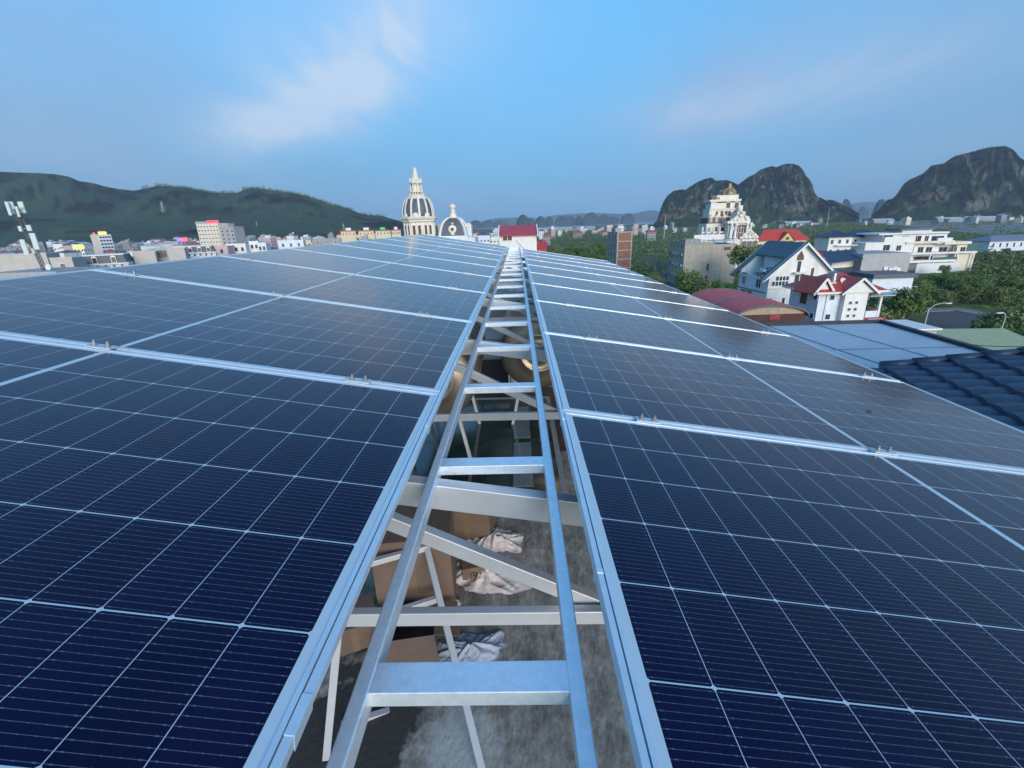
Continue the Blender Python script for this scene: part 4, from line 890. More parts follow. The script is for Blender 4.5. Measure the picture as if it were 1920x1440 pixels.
def scroll(px, py, r, dy):
    x, z = s.f(*Z5(px, py), dy); MB().lathe([(r*.3, -.35), (r, -.3), (r*1.05, 0), (r, .3), (r*.3, .35)], 14, M=Matrix.Translation((x, dy, z)) @ Matrix.Rotation(R(90), 4, 'X')).build('scroll_ornament', M_stone, s.o, smooth=True)
pb('pediment', 905, 645, 1050, 690, -1.6, 8, M_stone); pb('pediment', 935, 600, 1015, 648, -1.2, 6, M_stone); pb('side_tower', 950, 540, 990, 605, 2, 6, M_stone)
for q in ((915,672,.7),(932,655,.6),(950,672,.6),(1035,665,.8),(1050,682,.6),(1020,650,.5),(965,592,.55),(1000,622,.6),(985,605,.45),(975,640,.8),(945,615,.5),(1022,700,.6),(885,682,.5),(960,570,.5),(942,700,.4),(985,690,.5)): scroll(q[0], q[1], q[2], -1.8)
pb('side_wing', 975, 855, 1128, 980, -2, 14, M_stone, 0); pb('wing_cornice', 965, 838, 1135, 858, -2.6, 15, M_stone); pb('parapet', 985, 815, 1118, 840, -2.2, 14, M_stone); pb('parapet', 1025, 788, 1078, 818, -1.8, 6, M_stone)
for q in ((1000,826,.6),(1018,812,.5),(1035,796,.65),(1052,782,.5),(1072,790,.55),(1090,806,.5),(1110,826,.65),(1128,846,.6),(1060,815,.6),(1085,830,.5),(1012,845,.45),(1048,838,.5),(1100,850,.5),(1130,880,.5)): scroll(q[0], q[1], q[2], -2.4)
for px in (1000, 1050, 1100): x, z = s.f(*Z5(px, 945), -2); window(s.o, x, -2, z-2, 2, 4.5, fm_=M_white, gm_=M_dark, arch=True)
for i, px in enumerate((600, 648, 708, 765, 828)):
    x, z = s.f(*Z5(px, 822), 0); MB().lathe([(.35, 0), (.3, 1.6), (.5, 1.8), (.35, 2.2), (.45, 2.6), (.05, 3.2)], 8, (x, .3, z)).build('terrace_post', M_stone, s.o)
pb('balcony_wall', 600, 792, 828, 808, 1.2, .4, M_wall_blue)
# --- red hipped house with yellow gable
s = Site('red_hipped_house', 1420, 446, 330, R(0), 'long red hip-roofed house with a yellow gable among trees behind the teal roof', 'house')
x1, ze = s.f(1518, 449); zr = s.f(1470, 430, 6)[1]
MB().box(.8, x1-.8, 0, 12, 0, ze).build('wall', M_cream, s.o); rf = MB(); hip(rf, .8, x1-.8, 0, 12, ze, zr, 1); rf.build('roof', M_redroof, s.o)
a = s.f(1460, 449); b = s.f(1486, 449); c = s.f(1473, 436); MB().prism([(a[0], ze-.5), (b[0], ze-.5), ((a[0]+b[0])/2, c[1])], -2, 3).build('gable', mat('yellow_plaster', (.62,.47,.18), .8), s.o)
r2 = MB(); xm = (a[0]+b[0])/2
r2.slab([(a[0]-1,-2.5,ze-.6),(xm,-2.5,c[1]+.5),(xm,4,c[1]+.5),(a[0]-1,4,ze-.6)], .3, Vector((0,0,-1))); r2.slab([(xm,-2.5,c[1]+.5),(b[0]+1,-2.5,ze-.6),(b[0]+1,4,ze-.6),(xm,4,c[1]+.5)], .3, Vector((0,0,-1))); r2.build('gable_roof', M_redroof, s.o)
window(s.o, xm, -2, ze+.3, 2, 1.8, fm_=M_brown, gm_=M_dark)
# --- twin navy hip villas, modern villa, grey house, far white hall
for i, (p0, p1, pe, pr_, lab) in enumerate(((1552, 1602, 443, 431, 'left white villa of the pair with dark blue hip roofs'), (1596, 1656, 442, 430, 'right white villa of the pair with dark blue hip roofs'))):
    s = Site('blue_roof_villa', p0, 450, 190+i*10, R(0), lab, 'villa', 'white villas with dark blue hip roofs')
    x1, ze = s.f(p1, pe); zr = s.f((p0+p1)/2, pr_, 4.5)[1]
    MB().box(.5, x1-.5, 0, 9, 0, ze).build('wall', M_white, s.o); rf = MB(); hip(rf, .5, x1-.5, 0, 9, ze, zr, .9); rf.build('roof', M_navy, s.o)
    for k in range(3):
        for j in range(2): window(s.o, 1.8+k*(x1-3)/2.4, 0, ze-2.6-j*3.6, 1.0, 1.5, fm_=M_white, gm_=M_dark)
    MB().box(x1*.3, x1+1, -1.6, 0, ze-3.4, ze-3.1).build('balcony_slab', M_wall_blue, s.o)
s = Site('modern_villa', 1650, 450, 188, R(3), 'large modern white villa with flat roofs, wide dark windows and balconies', 'villa')
def mbx(nm, x0, y0, x1, y1, dy, dep, m, zbot=None):
    a = s.f(x0, y1, dy); b = s.f(x1, y0, dy); c = s.f(x0, y0, dy); d = s.f(x1, y1, dy)
    MB().box((a[0]+c[0])/2, (b[0]+d[0])/2, dy, dy+dep, (a[1]+d[1])/2 if zbot is None else zbot, (b[1]+c[1])/2).build(nm, m, s.o)
mbx('wall', 1655, 444, 1712, 490, 1, 14, M_white, 0); mbx('wall', 1704, 454, 1800, 494, 3, 12, M_white, 0); mbx('wall', 1790, 458, 1828, 497, 1, 10, M_cream, 0)
mbx('upper_storey', 1655, 440, 1775, 453, 2, 11, M_white); mbx('flat_roof', 1649, 436, 1780, 439, 1.2, 13, M_white); mbx('penthouse', 1692, 431, 1748, 437, 4, 6, M_wall_blue); mbx('penthouse_roof', 1690, 428, 1755, 431, 3, 8, M_slate)
mbx('balcony_slab', 1700, 452, 1790, 456, .5, 3, M_cream); mbx('flat_roof', 1772, 453, 1822, 458, 0, 10, M_cream); mbx('balcony_slab', 1695, 473, 1832, 476, -.5, 4, M_white); mbx('stair_block', 1758, 446, 1786, 457, 1, 6, M_wall_blue)
mbx('balcony_slab', 1690, 488, 1792, 492, -1, 4, M_white); mbx('front_wing', 1620, 455, 1654, 492, -2, 8, M_white, 0)
for (x0, y0, x1, y1, dy) in ((1656,441,1674,449,2),(1689,442,1706,451,2),(1712,442,1728,452,2),(1733,442,1742,451,2),(1746,442,1770,451,2),(1653,459,1669,468,1),(1680,460,1690,468,1),(1702,462,1714,473,3),(1720,463,1732,472,3),(1735,463,1748,472,3),(1760,463,1776,471,3),(1788,463,1795,470,1),(1799,463,1811,474,1),(1712,480,1748,490,3)):
    a = s.f(x0, y1, dy); b = s.f(x1, y0, dy); window(s.o, (a[0]+b[0])/2, dy, a[1]-.35, (b[0]-a[0])*1.05, max(1.0, b[1]-a[1]+.35), bars=(1, 0), fm_=M_white, gm_=M_dark)
for px in (1660, 1708, 1745, 1796, 1826): a = s.f(px, 476, -.2); MB().box(a[0]-.2, a[0]+.2, -.3, .1, 0, a[1]).build('column', M_white, s.o)
mbx('roller_screen', 1814, 456, 1834, 473, .8, .1, mat('green_blind', (.03,.12,.10), .7)); mbx('roller_screen', 1750, 482, 1794, 491, -.6, .1, mat('green_blind', (.03,.12,.10), .7)); mbx('garden_wall', 1720, 493, 1800, 497, -3, .4, M_white, 0)
s = Site('grey_house', 1614, 500, 108, R(3), 'grey rendered flat-sided house with four air conditioners on its wall', 'house')
x1, z1 = s.f(1708, 480); z0 = s.f(1630, 476)[1]
MB().box(0, x1, 0, 10, 0, z0).build('wall', M_grey, s.o); MB().box(-5.2, 0, 2.2, 10, 0, z0-1.4).build('side_wall', M_white, s.o)
MB().slab([(-7.2,-.2,z0-1.7),(.2,-.2,z0-1.0),(2.2,6,z0+.7),(-5.6,6,z0+.3)], .12, Vector((0,0,-1))).build('lean_roof', M_blueroof, s.o)
MB().slab([(-5.4,-.9,z0-4.0),(.2,-.9,z0-3.7),(.2,2.2,z0-2.9),(-5.0,2.2,z0-3.1)], .1, Vector((0,0,-1))).build('awning', M_slate, s.o)
window(s.o, -2.4, 2.2, z0-6.0, 3.2, 1.7, bars=(2, 0), fm_=M_brown, gm_=mat('warm_curtain', (.35,.20,.09), .7))
for i, px in enumerate((1659, 1668, 1676, 1683)):
    x, z = s.f(px, 503 if i % 2 == 0 else 505); MB().box(x-.42, x+.42, -.34, 0, z-.35, z+.35).build('air_conditioner', M_white, s.o)
s2 = Site('low_shed', 1636, 515, 99, R(3), 'low shed with a dark grey flat roof below the grey rendered house', 'shed')
x1, z1 = s2.f(1718, 517); MB().box(.3, x1-.4, 0, 6, 0, z1-.3).build('wall', M_wall_blue, s2.o); MB().box(0, x1, -.4, 6.4, z1-.3, z1+.55).build('flat_roof', M_slate, s2.o)
s = Site('red_roof_house', 1524, 478, 128, R(8), 'house with a dark red sheet roof squeezed between the gabled villa and the grey house', 'house')
x1, z1 = s.f(1603, 488); za = s.f(1560, 474)[1]
MB().box(0, x1, 0, 12, 0, z1-1).build('wall', M_white, s.o); rf = MB(); hip(rf, 0, x1*.55, 0, 9, z1-1, s.f(1545, 463, 5)[1], .5); hip(rf, x1*.35, x1, -2, 8, z1-2.2, s.f(1580, 470, 4)[1], .5, ridge='y', gable=True); rf.build('roof', M_redroof2, s.o)
MB().beam((x1*.35, -2.6, z1-1.8), (x1*.67, -2.6, s.f(1580, 470, 4)[1]), .25, .3).build('barge_board', M_white, s.o)
s = Site('white_hall', 1856, 455, 280, R(4), 'long white hall with a pale blue-grey hip roof at the far right', 'hall')
x1, ze = s.f(1990, 448); MB().box(0, x1, 0, 14, 0, ze).build('wall', M_wall_blue, s.o); rf = MB(); hip(rf, 0, x1, 0, 14, ze, s.f(1900, 440, 7)[1], .8); rf.build('roof', mat('grey_blue_tile', (.16,.19,.24), .6, var=.15), s.o)
for k in range(9): window(s.o, 2.5+k*4.2, 0, ze-3.4, 1.0, 2.2, fm_=M_white, gm_=M_dark)
# --- centre: white house with red sheet roof
s = Site('red_roof_house', 937, 445, 62, R(0), 'cream house with plain red sheet roof and brown loggia behind the ladder end', 'house')
x1, ze = s.f(1006, 440); zr = s.f(970, 422.5, 3.2)[1]; z0 = s.f(970, 441)[1]
MB().box(0, x1, 0, 6.4, 0, z0+.1).build('wall', M_white, s.o)
rf = MB(); rf.slab([(-.12,-.35,z0),(x1+.1,-.35,z0),(x1+.1,3.2,zr),(-.12,3.2,zr)], .08, Vector((0,0,-1))); rf.slab([(x1+.1,6.7,z0),(-.12,6.7,z0),(-.12,3.2,zr),(x1+.1,3.2,zr)], .08, Vector((0,0,-1))); rf.build('roof', M_redroof2, s.o)
for x in (-.22, x1+.08):
    k = MB(); k.slab([(x,-.4,z0+.12),(x+.14,-.4,z0+.12),(x+.14,3.2,zr+.12),(x,3.2,zr+.12)], .35, Vector((0,0,-1))); k.slab([(x,3.2,zr+.12),(x+.14,3.2,zr+.12),(x+.14,6.8,z0+.12),(x,6.8,z0+.12)], .35, Vector((0,0,-1))); k.build('verge', M_white, s.o)
x, z = s.f(951.5, 451); window(s.o, x, 0, z, 1.15, .5, fm_=M_white, gm_=M_brown, bars=(1, 0), name='loggia')
MB().beam((2.0, -.05, z0-.6), (3.2, -.05, z0-1.8), .05, .05).build('outside_stair', M_grey, s.o)
MB().box(x1+.02, x1+1.2, 1.2, 6, 0, z0-2.0).build('side_wing', M_cream, s.o); w2 = MB(); w2.slab([(x1,.9,z0-2.0),(x1+1.4,.9,z0-2.0),(x1+1.4,3.0,z0-.9),(x1,3.0,z0-.9)], .1, Vector((0,0,-1))); w2.build('side_roof', M_redroof2, s.o)
window(s.o, x1+.6, 1.2, z0-3.3, .5, .8, fm_=M_white, gm_=M_dark)
# --- domed tower and its neighbour
s = Site('domed_tower_house', 780, 431, 75, 0, 'cream classical tower with dark ribbed dome, lantern and spire', 'tower')
def octp(n=8, r=1.0, ph=.5): return [(r*math.cos(2*math.pi*(i+ph)/n), r*math.sin(2*math.pi*(i+ph)/n)) for i in range(n)]
Zz = lambda y: (857-y)*.01118+.56-GZ
K = .0120
cY = 3.0
def lt(nm, prof, m, n=8, ph=.5, smooth=False, par=None): return MB().lathe([(r*K, Zz(y)) for r, y in prof], n, (0, cY, 0), ph=ph).build(nm, m, par or s.o, smooth=smooth)
MB().box(-4.5, 4.5, -.5, 9, 0, Zz(1040)).build('house_body', M_stone, s.o)
lt('drum', [(215,1040),(215,965),(205,960),(205,800),(218,795)], M_stone)
lt('cornice', [(214,797),(228,786),(228,770),(238,764),(252,748),(254,738),(236,732),(222,722)], M_stone)
lt('dome', [(196,722),(198,690),(196,650),(190,610),(180,565),(165,525),(146,492)], M_slate, 32, 0, True)
for i in range(12):
    t = 2*math.pi*(i+.5)/12; pts = [((r+2)*K, Zz(y)) for r, y in [(200,724),(199,690),(197,650),(191,610),(181,565),(166,525),(147,490)]]
    m_ = MB(); w_ = .17
    for (r0, z0_), (r1, z1_) in zip(pts[:-1], pts[1:]): m_.beam((r0*math.cos(t), cY+r0*math.sin(t), z0_), (r1*math.cos(t), cY+r1*math.sin(t), z1_+.02), .30, .16)
    m_.build('dome_rib', M_stone, s.o)
lt('collar', [(150,492),(152,478),(140,470),(118,462),(112,450)], M_stone, 24, 0)
lt('lantern_core', [(52,455),(52,300),(60,296)], M_stone)
lt('lantern_base', [(98,452),(98,446),(86,444)], M_stone, 16, 0)
for i in range(16):
    t = 2*math.pi*i/16; MB().lathe([(.05, 0), (.09, .15), (.05, .32), (.07, .42)], 6, (92*K*math.cos(t), cY+92*K*math.sin(t), Zz(446))).build('baluster', M_stone, s.o)
lt('balustrade_rail', [(84,406),(100,406),(100,398),(84,398)], M_stone, 24, 0)
for i in range(8):
    t = 2*math.pi*(i+.5)/8; MB().cyl((72*K*math.cos(t), cY+72*K*math.sin(t), Zz(446)), (72*K*math.cos(t), cY+72*K*math.sin(t), Zz(296)), .085, .07, 8).build('lantern_column', M_stone, s.o, smooth=True)
lt('lantern_cornice', [(70,300),(84,294),(88,284),(80,278),(70,268),(62,255)], M_stone, 16, 0)
for i in range(8):
    t = 2*math.pi*(i+.5)/8; MB().lathe([(.09, 0), (.14, .18), (.08, .34), (.11, .48), (.02, .66)], 7, (72*K*math.cos(t), cY+72*K*math.sin(t), Zz(280))).build('urn', M_stone, s.o, smooth=True)
lt('spire', [(62,262),(50,250),(42,228),(38,215),(26,140),(20,110),(12,96),(3,82)], M_stone, 8)
for i in range(8):
    a = 2*math.pi*i/8; ox, oy = 205*K*.924*math.cos(a), cY+205*K*.924*math.sin(a)
    for sgn in (-1, 1):
        px_, py_ = ox-sgn*.42*math.sin(a), oy+sgn*.42*math.cos(a)
        window(s.o, px_*1.0, py_, Zz(962), .42, 1.38, a+math.pi/2, fm_=M_stone, gm_=M_brown)
    for sgn in (-1, 0, 1):
        q = 205*K; cc = Vector((ox-sgn*.78*math.sin(a), oy+sgn*.78*math.cos(a))); MB().cyl((cc.x, cc.y, Zz(1030)), (cc.x, cc.y, Zz(800)), .11, .10, 8).build('pilaster_column', M_stone, s.o, smooth=True)
    if i % 2 == 0 or True:
        t = a; r_ = 205*K
        cb_ = MB().lathe([(.05, -.12), (.42, -.10), (.5, 0), (.42, .10), (.05, .12)], 12, M=Matrix.Translation((r_*.97*math.cos(t), cY+r_*.97*math.sin(t), Zz(715))) @ Matrix.Rotation(t, 4, 'Z') @ Matrix.Rotation(R(90), 4, 'Y')); cb_.build('cartouche', M_stone, s.o, smooth=True)
s = Site('mansard_tower_house', 848, 436, 78, 0, 'small curved slate pavilion roof with white ribs, oculus and ball finial beside the domed tower', 'tower')
Zz2 = lambda y: (841-y)*.01163+.56-GZ
K2_ = .0125
MB().box(-3.6, 3.6, -.2, 6, 0, Zz2(1000)).build('house_body', M_white, s.o)
prf = [(168,972),(163,930),(152,880),(136,830),(112,785),(80,752),(52,738)]
MB().lathe([(r*K2_*1.414, Zz2(y)) for r, y in prf], 4, (0, 2.3, 0), ph=.5).build('slate_roof', M_slate, s.o)
for i in range(4):
    t = 2*math.pi*(i+.5)/4; pts = [(r*K2_*1.414, Zz2(y)) for r, y in prf]; m_ = MB()
    for (r0, z0_), (r1, z1_) in zip(pts[:-1], pts[1:]): m_.beam((r0*math.cos(t), 2.3+r0*math.sin(t), z0_), (r1*math.cos(t), 2.3+r1*math.sin(t), z1_), .30, .30)
    m_.build('corner_rib', M_white, s.o)
MB().box(-2.5, 2.5, -.15, 4.8, Zz2(1000), Zz2(972)).build('cornice', M_white, s.o)
MB().lathe([(r*K2_, Zz2(y)) for r, y in [(66,742),(66,728),(52,722),(46,705),(50,692),(34,682),(30,660),(42,652),(40,642),(20,632),(18,625),(34,612),(42,595),(40,578),(26,565),(8,556),(3,540)]], 20, (0, 2.3, 0)).build('ball_finial', M_stone, s.o, smooth=True)
oc = MB(); yq = .05
oc.lathe([(.26,-.12),(.56,-.10),(.66,0),(.60,.12),(.30,.14)], 24, M=Matrix.Translation((0, .40, Zz2(886))) @ Matrix.Rotation(R(84), 4, 'X')); oc.lathe([(.02,-.1),(.16,-.08),(.20,.02),(.02,.1)], 10, M=Matrix.Translation((0, .62, Zz2(812))) @ Matrix.Rotation(R(78), 4, 'X')); oc.lathe([(.02,-.1),(.32,-.08),(.38,.0),(.02,.04)], 10, M=Matrix.Translation((0, .22, Zz2(938))) @ Matrix.Rotation(R(78), 4, 'X'))
of = oc.build('oculus_frame', M_stone, s.o, smooth=True)
MB().lathe([(.27,-.02),(.27,.02)], 20, M=Matrix.Translation((0, .235, Zz2(886)-.01)) @ Matrix.Rotation(R(84), 4, 'X')).build('oculus_pane', M_brown, of)
for x in (-2.35, 2.0): MB().box(x-.45, x+.75, 3.4, 5.2, Zz2(1000), Zz2(860)).build('side_turret', M_wall_blue, s.o); MB().prism([(x-.55, Zz2(860)), (x+.85, Zz2(860)), (x+.5, Zz2(812)), (x-.2, Zz2(812))], 3.3, 5.3).build('turret_roof', M_stone, s.o)

# --- left side: hotel, pale tower block, town houses with mansards, antenna mast
s = Site('hotel', 372, 440, 450, R(-6), 'tall cream hotel block with a lit red sign on its roof', 'hotel')
x1, zt = s.f(434, 421); zt = s.f(385, 419)[1]; xm = s.f(412, 440)[0]
MB().box(0, xm, 0, 16, 0, zt).build('wall', M_cream, s.o); MB().box(xm, x1, 1.5, 16, 0, zt-4.5).build('side_wing', M_grey, s.o); MB().box(-.3, xm*.5, -.3, 16, zt, zt+1.8).build('roof_terrace', M_grey, s.o); MB().box(xm*.95, x1+.5, 1, 15, zt-4.5, zt-3.4).build('wing_roof', M_grey, s.o); MB().box(xm+.5, x1-6, 3, 12, zt-3.4, zt-.6).build('roof_room', M_grey, s.o)
for fl_ in range(6):
    for k in range(7): window(s.o, 1.8+k*(xm-3.2)/6, 0, zt-3.6-fl_*3.4, 1.6 if k < 2 else 1.3, 1.3, fm_=M_cream, gm_=M_dark)
    if fl_ < 5:
        for k in range(3): window(s.o, xm+2.2+k*(x1-xm-4)/2, 1.5, zt-8-fl_*3.4, 1.7, 1.5, fm_=M_white, gm_=M_dark)
for k in range(1, 8): MB().box(-.15, xm+.1, -.15, 0, zt-k*3.4-.2, zt-k*3.4+.1).build('floor_band', M_white, s.o)
a = s.f(389, 418); b = s.f(410, 416); MB().box(a[0], b[0], -.6, -.2, zt+.4, zt+2.4).build('lit_sign', mat('lit_red_sign', (.5,.02,.03), .5, emit=((1,.07,.09), 1.6)), s.o)
s = Site('apartment_block', 187, 455, 460, R(62), 'pale blank-sided apartment block with lit red and yellow roof signs', 'apartment block')
zt = s.f(187, 440)[1]; x1 = s.f(212, 455)[0]
MB().box(0, x1, 0, 15, 0, zt).build('wall', M_wall_blue, s.o); MB().box(-.15, 0, .2, 14.8, 0, zt+.3).build('side_wall', M_cream, s.o)
for fl_ in range(7):
    for k in range(4): window(s.o, 1.8+k*(x1-3.4)/3, 0, zt-3.2-fl_*3.1, 1.9, 1.5, fm_=M_white, gm_=M_dark)
MB().box(-.4, .1, 4, 8, zt+.3, zt+1.9).build('lit_sign', mat('lit_pink_sign', (.5,.04,.08), .5, emit=((1,.12,.20), 1.2)), s.o)
MB().box(1, 7.5, -.1, .2, zt+.2, zt+2.6).build('lit_sign', mat('lit_yellow_sign', (.5,.35,.05), .5, emit=((1,.62,.12), 1.6)), s.o); MB().box(2.4, 5.8, .3, .6, zt, zt+4.2).build('sign_frame', M_trim, s.o)
for (px, py, D, w_, h_, cl, lab) in ((148, 463, 300, 6.5, 1.9, ((1,.62,.05), 'yellow'), 'long lit yellow sign on a small white roof'), (336.5, 449.5, 300, 3.4, 2.0, ((.22,.15,1), 'violet'), 'lit violet sign half of the pair beside the hotel'), (346, 449, 300, 3.4, 2.2, ((1,.10,.14), 'red'), 'lit red sign half of the pair beside the hotel')):
    p = aty(px, py, D); o = empty('roof_sign', (p.x, D, GZ), label=lab, cat='sign')
    MB().box(-w_/2, w_/2, -.1, .1, p.z-GZ-h_/2, p.z-GZ+h_/2).build('lit_face', mat('lit_sign_'+cl[1], tuple(c*.5 for c in cl[0]), .5, emit=(cl[0], 1.5)), o)
    for x in (-w_*.4, w_*.4): MB().box(x-.08, x+.08, .1, .26, 0, p.z-GZ+h_/2).build('post', M_trim, o)
def plain_block(px0, px1, pyt, D, dep, m, lab, win=0, name='town_house', roof=None, wm=None, par=.4, group=None):
    dep = min(dep, 10); s = Site(name, px0, pyt+10, D, R(30 if px1 < 420 else 18), lab, 'house', group); x1 = s.f(px1, pyt+10)[0]; zt = s.f((px0+px1)/2, pyt)[1]
    MB().box(0, x1, 0, dep, 0, zt).build('wall', m, s.o); MB().box(-.05, x1+.05, -.05, .2, zt, zt+par).build('parapet', wm or m, s.o)
    if roof: MB().box(.1, x1-.1, .3, dep, zt, zt+.06).build('roof_sheet', roof, s.o)
    for k in range(win): window(s.o, x1*(k+.6)/(win+.2), 0, zt-2.2, .8, 1.3, fm_=M_white, gm_=M_dark)
    return s, x1, zt
def mansard(px0, px1, pyt, pyb, D, dep, lab, nd_=2, sheet=None):
    dep = 9; s = Site('mansard_house', px0, pyb, D, R(30), lab, 'house', 'narrow town houses with grey mansard roofs'); x1 = s.f(px1, pyb)[0]; zb = s.f((px0+px1)/2, pyb)[1]; zt = s.f((px0+px1)/2, pyt, .6)[1]
    MB().box(0, x1, .1, dep, 0, zb).build('wall', M_wall_blue, s.o)
    i = .6; r = MB(); r.slab([(0,0,zb),(x1,0,zb),(x1-i,i,zt),(i,i,zt)], .1, Vector((0,1,0))); r.slab([(0,dep,zb),(0,0,zb),(i,i,zt),(i,dep,zt)], .1, Vector((1,0,0))); r.slab([(x1,0,zb),(x1,dep,zb),(x1-i,dep,zt),(x1-i,i,zt)], .1, Vector((-1,0,0))); r.build('mansard_roof', sheet or M_slate, s.o)
    MB().box(i-.1, x1-i+.1, i-.1, dep, zt, zt+.22).build('roof_deck', M_white, s.o); MB().box(-.25, x1+.25, -.35, .3, zb-.25, zb).build('cornice', M_white, s.o)
    h_ = (zt-zb)*.62
    for k in range(nd_): window(s.o, x1*(k+.7)/(nd_+.4), -.05, zb+.1, .8, h_*1.1, fm_=M_white, gm_=M_dark, arch=True)
    MB().box(.3, x1*.62, -1.0, .0, zb-1.9, zb-.95).build('balcony', M_white, s.o)
    for k in range(5): window(s.o, x1*(.14+.18*k), .08, zb-1.0, .5, .62, fm_=M_white, gm_=M_dark)
    for k in range(4): window(s.o, x1*(.18+.22*k), .08, zb-4.4, .7, 1.5, fm_=M_white, gm_=M_dark)
    return s
M_beige = mat('grey_beige_render', (.46,.43,.39), .85, var=.08, scale=1.0, dirt=(.33,.31,.29), dscale=.4)
plain_block(-260, 92, 484, 100, 22, M_beige, 'wide plain beige-grey wall building at the far left edge', name='flat_roof_house', roof=M_conc2)
plain_block(96, 138, 486, 96, 22, M_beige, 'narrow beige flat-roofed house right of the antenna mast', name='flat_roof_house', roof=M_conc2, win=1)
0 and plain_block(-120, 60, 477, 128, 12, M_conc2, 'long grey sheet-roofed house behind the antenna mast', name='flat_roof_house', roof=mat('pale_blue_sheet', (.35,.50,.66), .5))
0 and plain_block(62, 150, 474, 150, 14, M_white, 'white flat house with pale sheet roof behind the yellow sign', name='flat_roof_house', roof=M_wall_blue)
mansard(153, 240, 479, 494, 108, 14, 'mansard house with white arched dormers nearest the left array edge')
plain_block(242, 262, 474, 126, 14, M_white, 'small white house with round-headed gable between grey mansard and blank wall', win=1)
plain_block(250, 293, 473, 118, 16, M_beige, 'blank pale wall house in the middle of the left roofscape', name='flat_roof_house')
s, x1, zt = plain_block(292, 316, 468, 124, 12, M_grey, 'house with a dark glazed upper floor beside the blank pale wall', name='flat_roof_house'); window(s.o, x1/2, 0, zt-1.9, x1*.75, 1.7, fm_=M_grey, gm_=M_dark, bars=(2,0))
plain_block(315, 348, 467, 120, 16, M_beige, 'pale gabled wall house left of the second mansard', win=0, name='flat_roof_house')
mansard(345, 404, 462, 473, 135, 14, 'second mansard house with white dormers, right of the pale gabled wall', 3)
plain_block(468, 486, 454, 178, 9, M_white, 'bright white narrow house with a stepped front', win=2); plain_block(484, 500, 457, 176, 9, M_wall_blue, 'pale blue narrow house beside the bright white one', win=2)
plain_block(522, 570, 452, 200, 14, M_wall_blue, 'grey blue flat house with wide dark window', win=3); plain_block(586, 640, 448, 240, 14, M_conc2, 'low grey house before the yellow terrace', win=3)
plain_block(425, 462, 459, 170, 12, M_white, 'white house with dark balcony left of the bright white one', win=3); plain_block(404, 428, 462, 160, 12, mat('pink_plaster', (.55,.40,.38), .8), 'small pink house right of the second mansard', win=1)
for i, (a, b, roofm, lab) in enumerate(((640, 668, M_redroof, 'yellow terrace house with flat red roof, leftmost of the terrace'), (673, 702, M_redroof, 'yellow terrace house, middle of the terrace left of the domed tower'), (705, 732, mat('bright_green_sheet', (.08,.55,.10), .6), 'yellow terrace house with bright green roof box'), (735, 752, M_redroof, 'yellow terrace house touching the domed tower'))):
    s, x1, zt = plain_block(a, b, 434.5-i*.6, 345, 10, mat('pale_yellow_plaster', (.60,.53,.36), .8), lab, win=4, name='yellow_house', group='yellow terrace houses left of the domed tower')
    MB().box(-.4, x1+.4, -.8, 10, zt+.4, zt+.9).build('roof', M_redroof if i != 2 else M_brown, s.o)
    MB().box(x1*.35, x1*.7, 2, 6, zt+.9, zt+2.6).build('roof_room', roofm if i == 2 else M_white, s.o)
# antenna mast
mast_p = aty(84, 507, 68); mo = empty('flat_roof_house', (mast_p.x, 68, GZ), label='low grey flat roof carrying the antenna mast', cat='house')
mz = mast_p.z-GZ; MB().box(-6, 4.5, -3, 6, 0, mz).build('wall', M_grey, mo)
ma = empty('antenna_mast', (mast_p.x, 68, mast_p.z), label='steel lattice phone mast with white panel antennas at the far left', cat='antenna mast')
Hm = aty(52, 410, 68).z-mast_p.z
tw = MB(); c3 = [(.28*math.cos(t), .28*math.sin(t)) for t in (.3, 2.4, 4.5)]
for x, y in c3: tw.cyl((x, y, 0), (x, y, Hm), .06, n=6)
n_ = 16
for k in range(n_):
    z0, z1 = Hm*k/n_, Hm*(k+1)/n_
    for i in range(3): a, b = c3[i], c3[(i+1)%3]; tw.cyl((*a, z0), (*b, z1), .032, n=4).cyl((*a, z1), (*b, z1), .032, n=4)
lat = tw.build('lattice', M_trim, ma); _t = aty(30, 392, 68)-mast_p; lat.rotation_euler = (0, math.atan2(_t.x, _t.z), 0); lat.scale = (1, 1, _t.length/Hm)
M_ant = mat('antenna_shell', (.56,.64,.60), .5, var=.05)
def ant(px0, py0, px1, py1, y, w_=.36):
    a, b = aty(px0, py0, y)-mast_p, aty(px1, py1, y)-mast_p; a.y = b.y = y-68; x = (a.x+b.x)/2
    MB().box(x-w_/2, x+w_/2, a.y-.09, a.y+.09, min(a.z,b.z), max(a.z,b.z)).build('panel_antenna', M_ant, ma, bevel=.03)
    MB().beam((x, a.y, (a.z+b.z)/2), (0, 0, (a.z+b.z)/2), .05, .05).build('bracket', M_lampgrey, ma)
for q in ((13,378,19,404,67.6,.42),(21,378,27,401,68.2,.50),(31,387,36,407,67.5,.30),(38,378,44,400,68.4,.70),(36,424,40,434,67.7,.45),(52,422,57,433,67.7,.62),(42,449,50,478,67.4,.66),(60,437,70,468,67.4,.74)): ant(*q)
MB().box(-.15, .55, -.45, -.1, Hm*.42, Hm*.52).build('radio_unit', M_trim, ma); MB().box(-.6, -.2, -.35, 0, Hm*.34, Hm*.44).build('radio_unit', M_lampgrey, ma); MB().box(-.3, .3, -.5, -.2, Hm*.62, Hm*.72).build('radio_unit', M_trim, ma)
MB().lathe([(.001,0),(.3,.05),(.45,.16),(.45,.2),(.3,.1),(.001,.05)], 16, M=Matrix.Translation((1.1, -.3, .45)) @ Matrix.Rotation(R(80), 4, 'X')).build('dish', M_ant, ma, smooth=True)
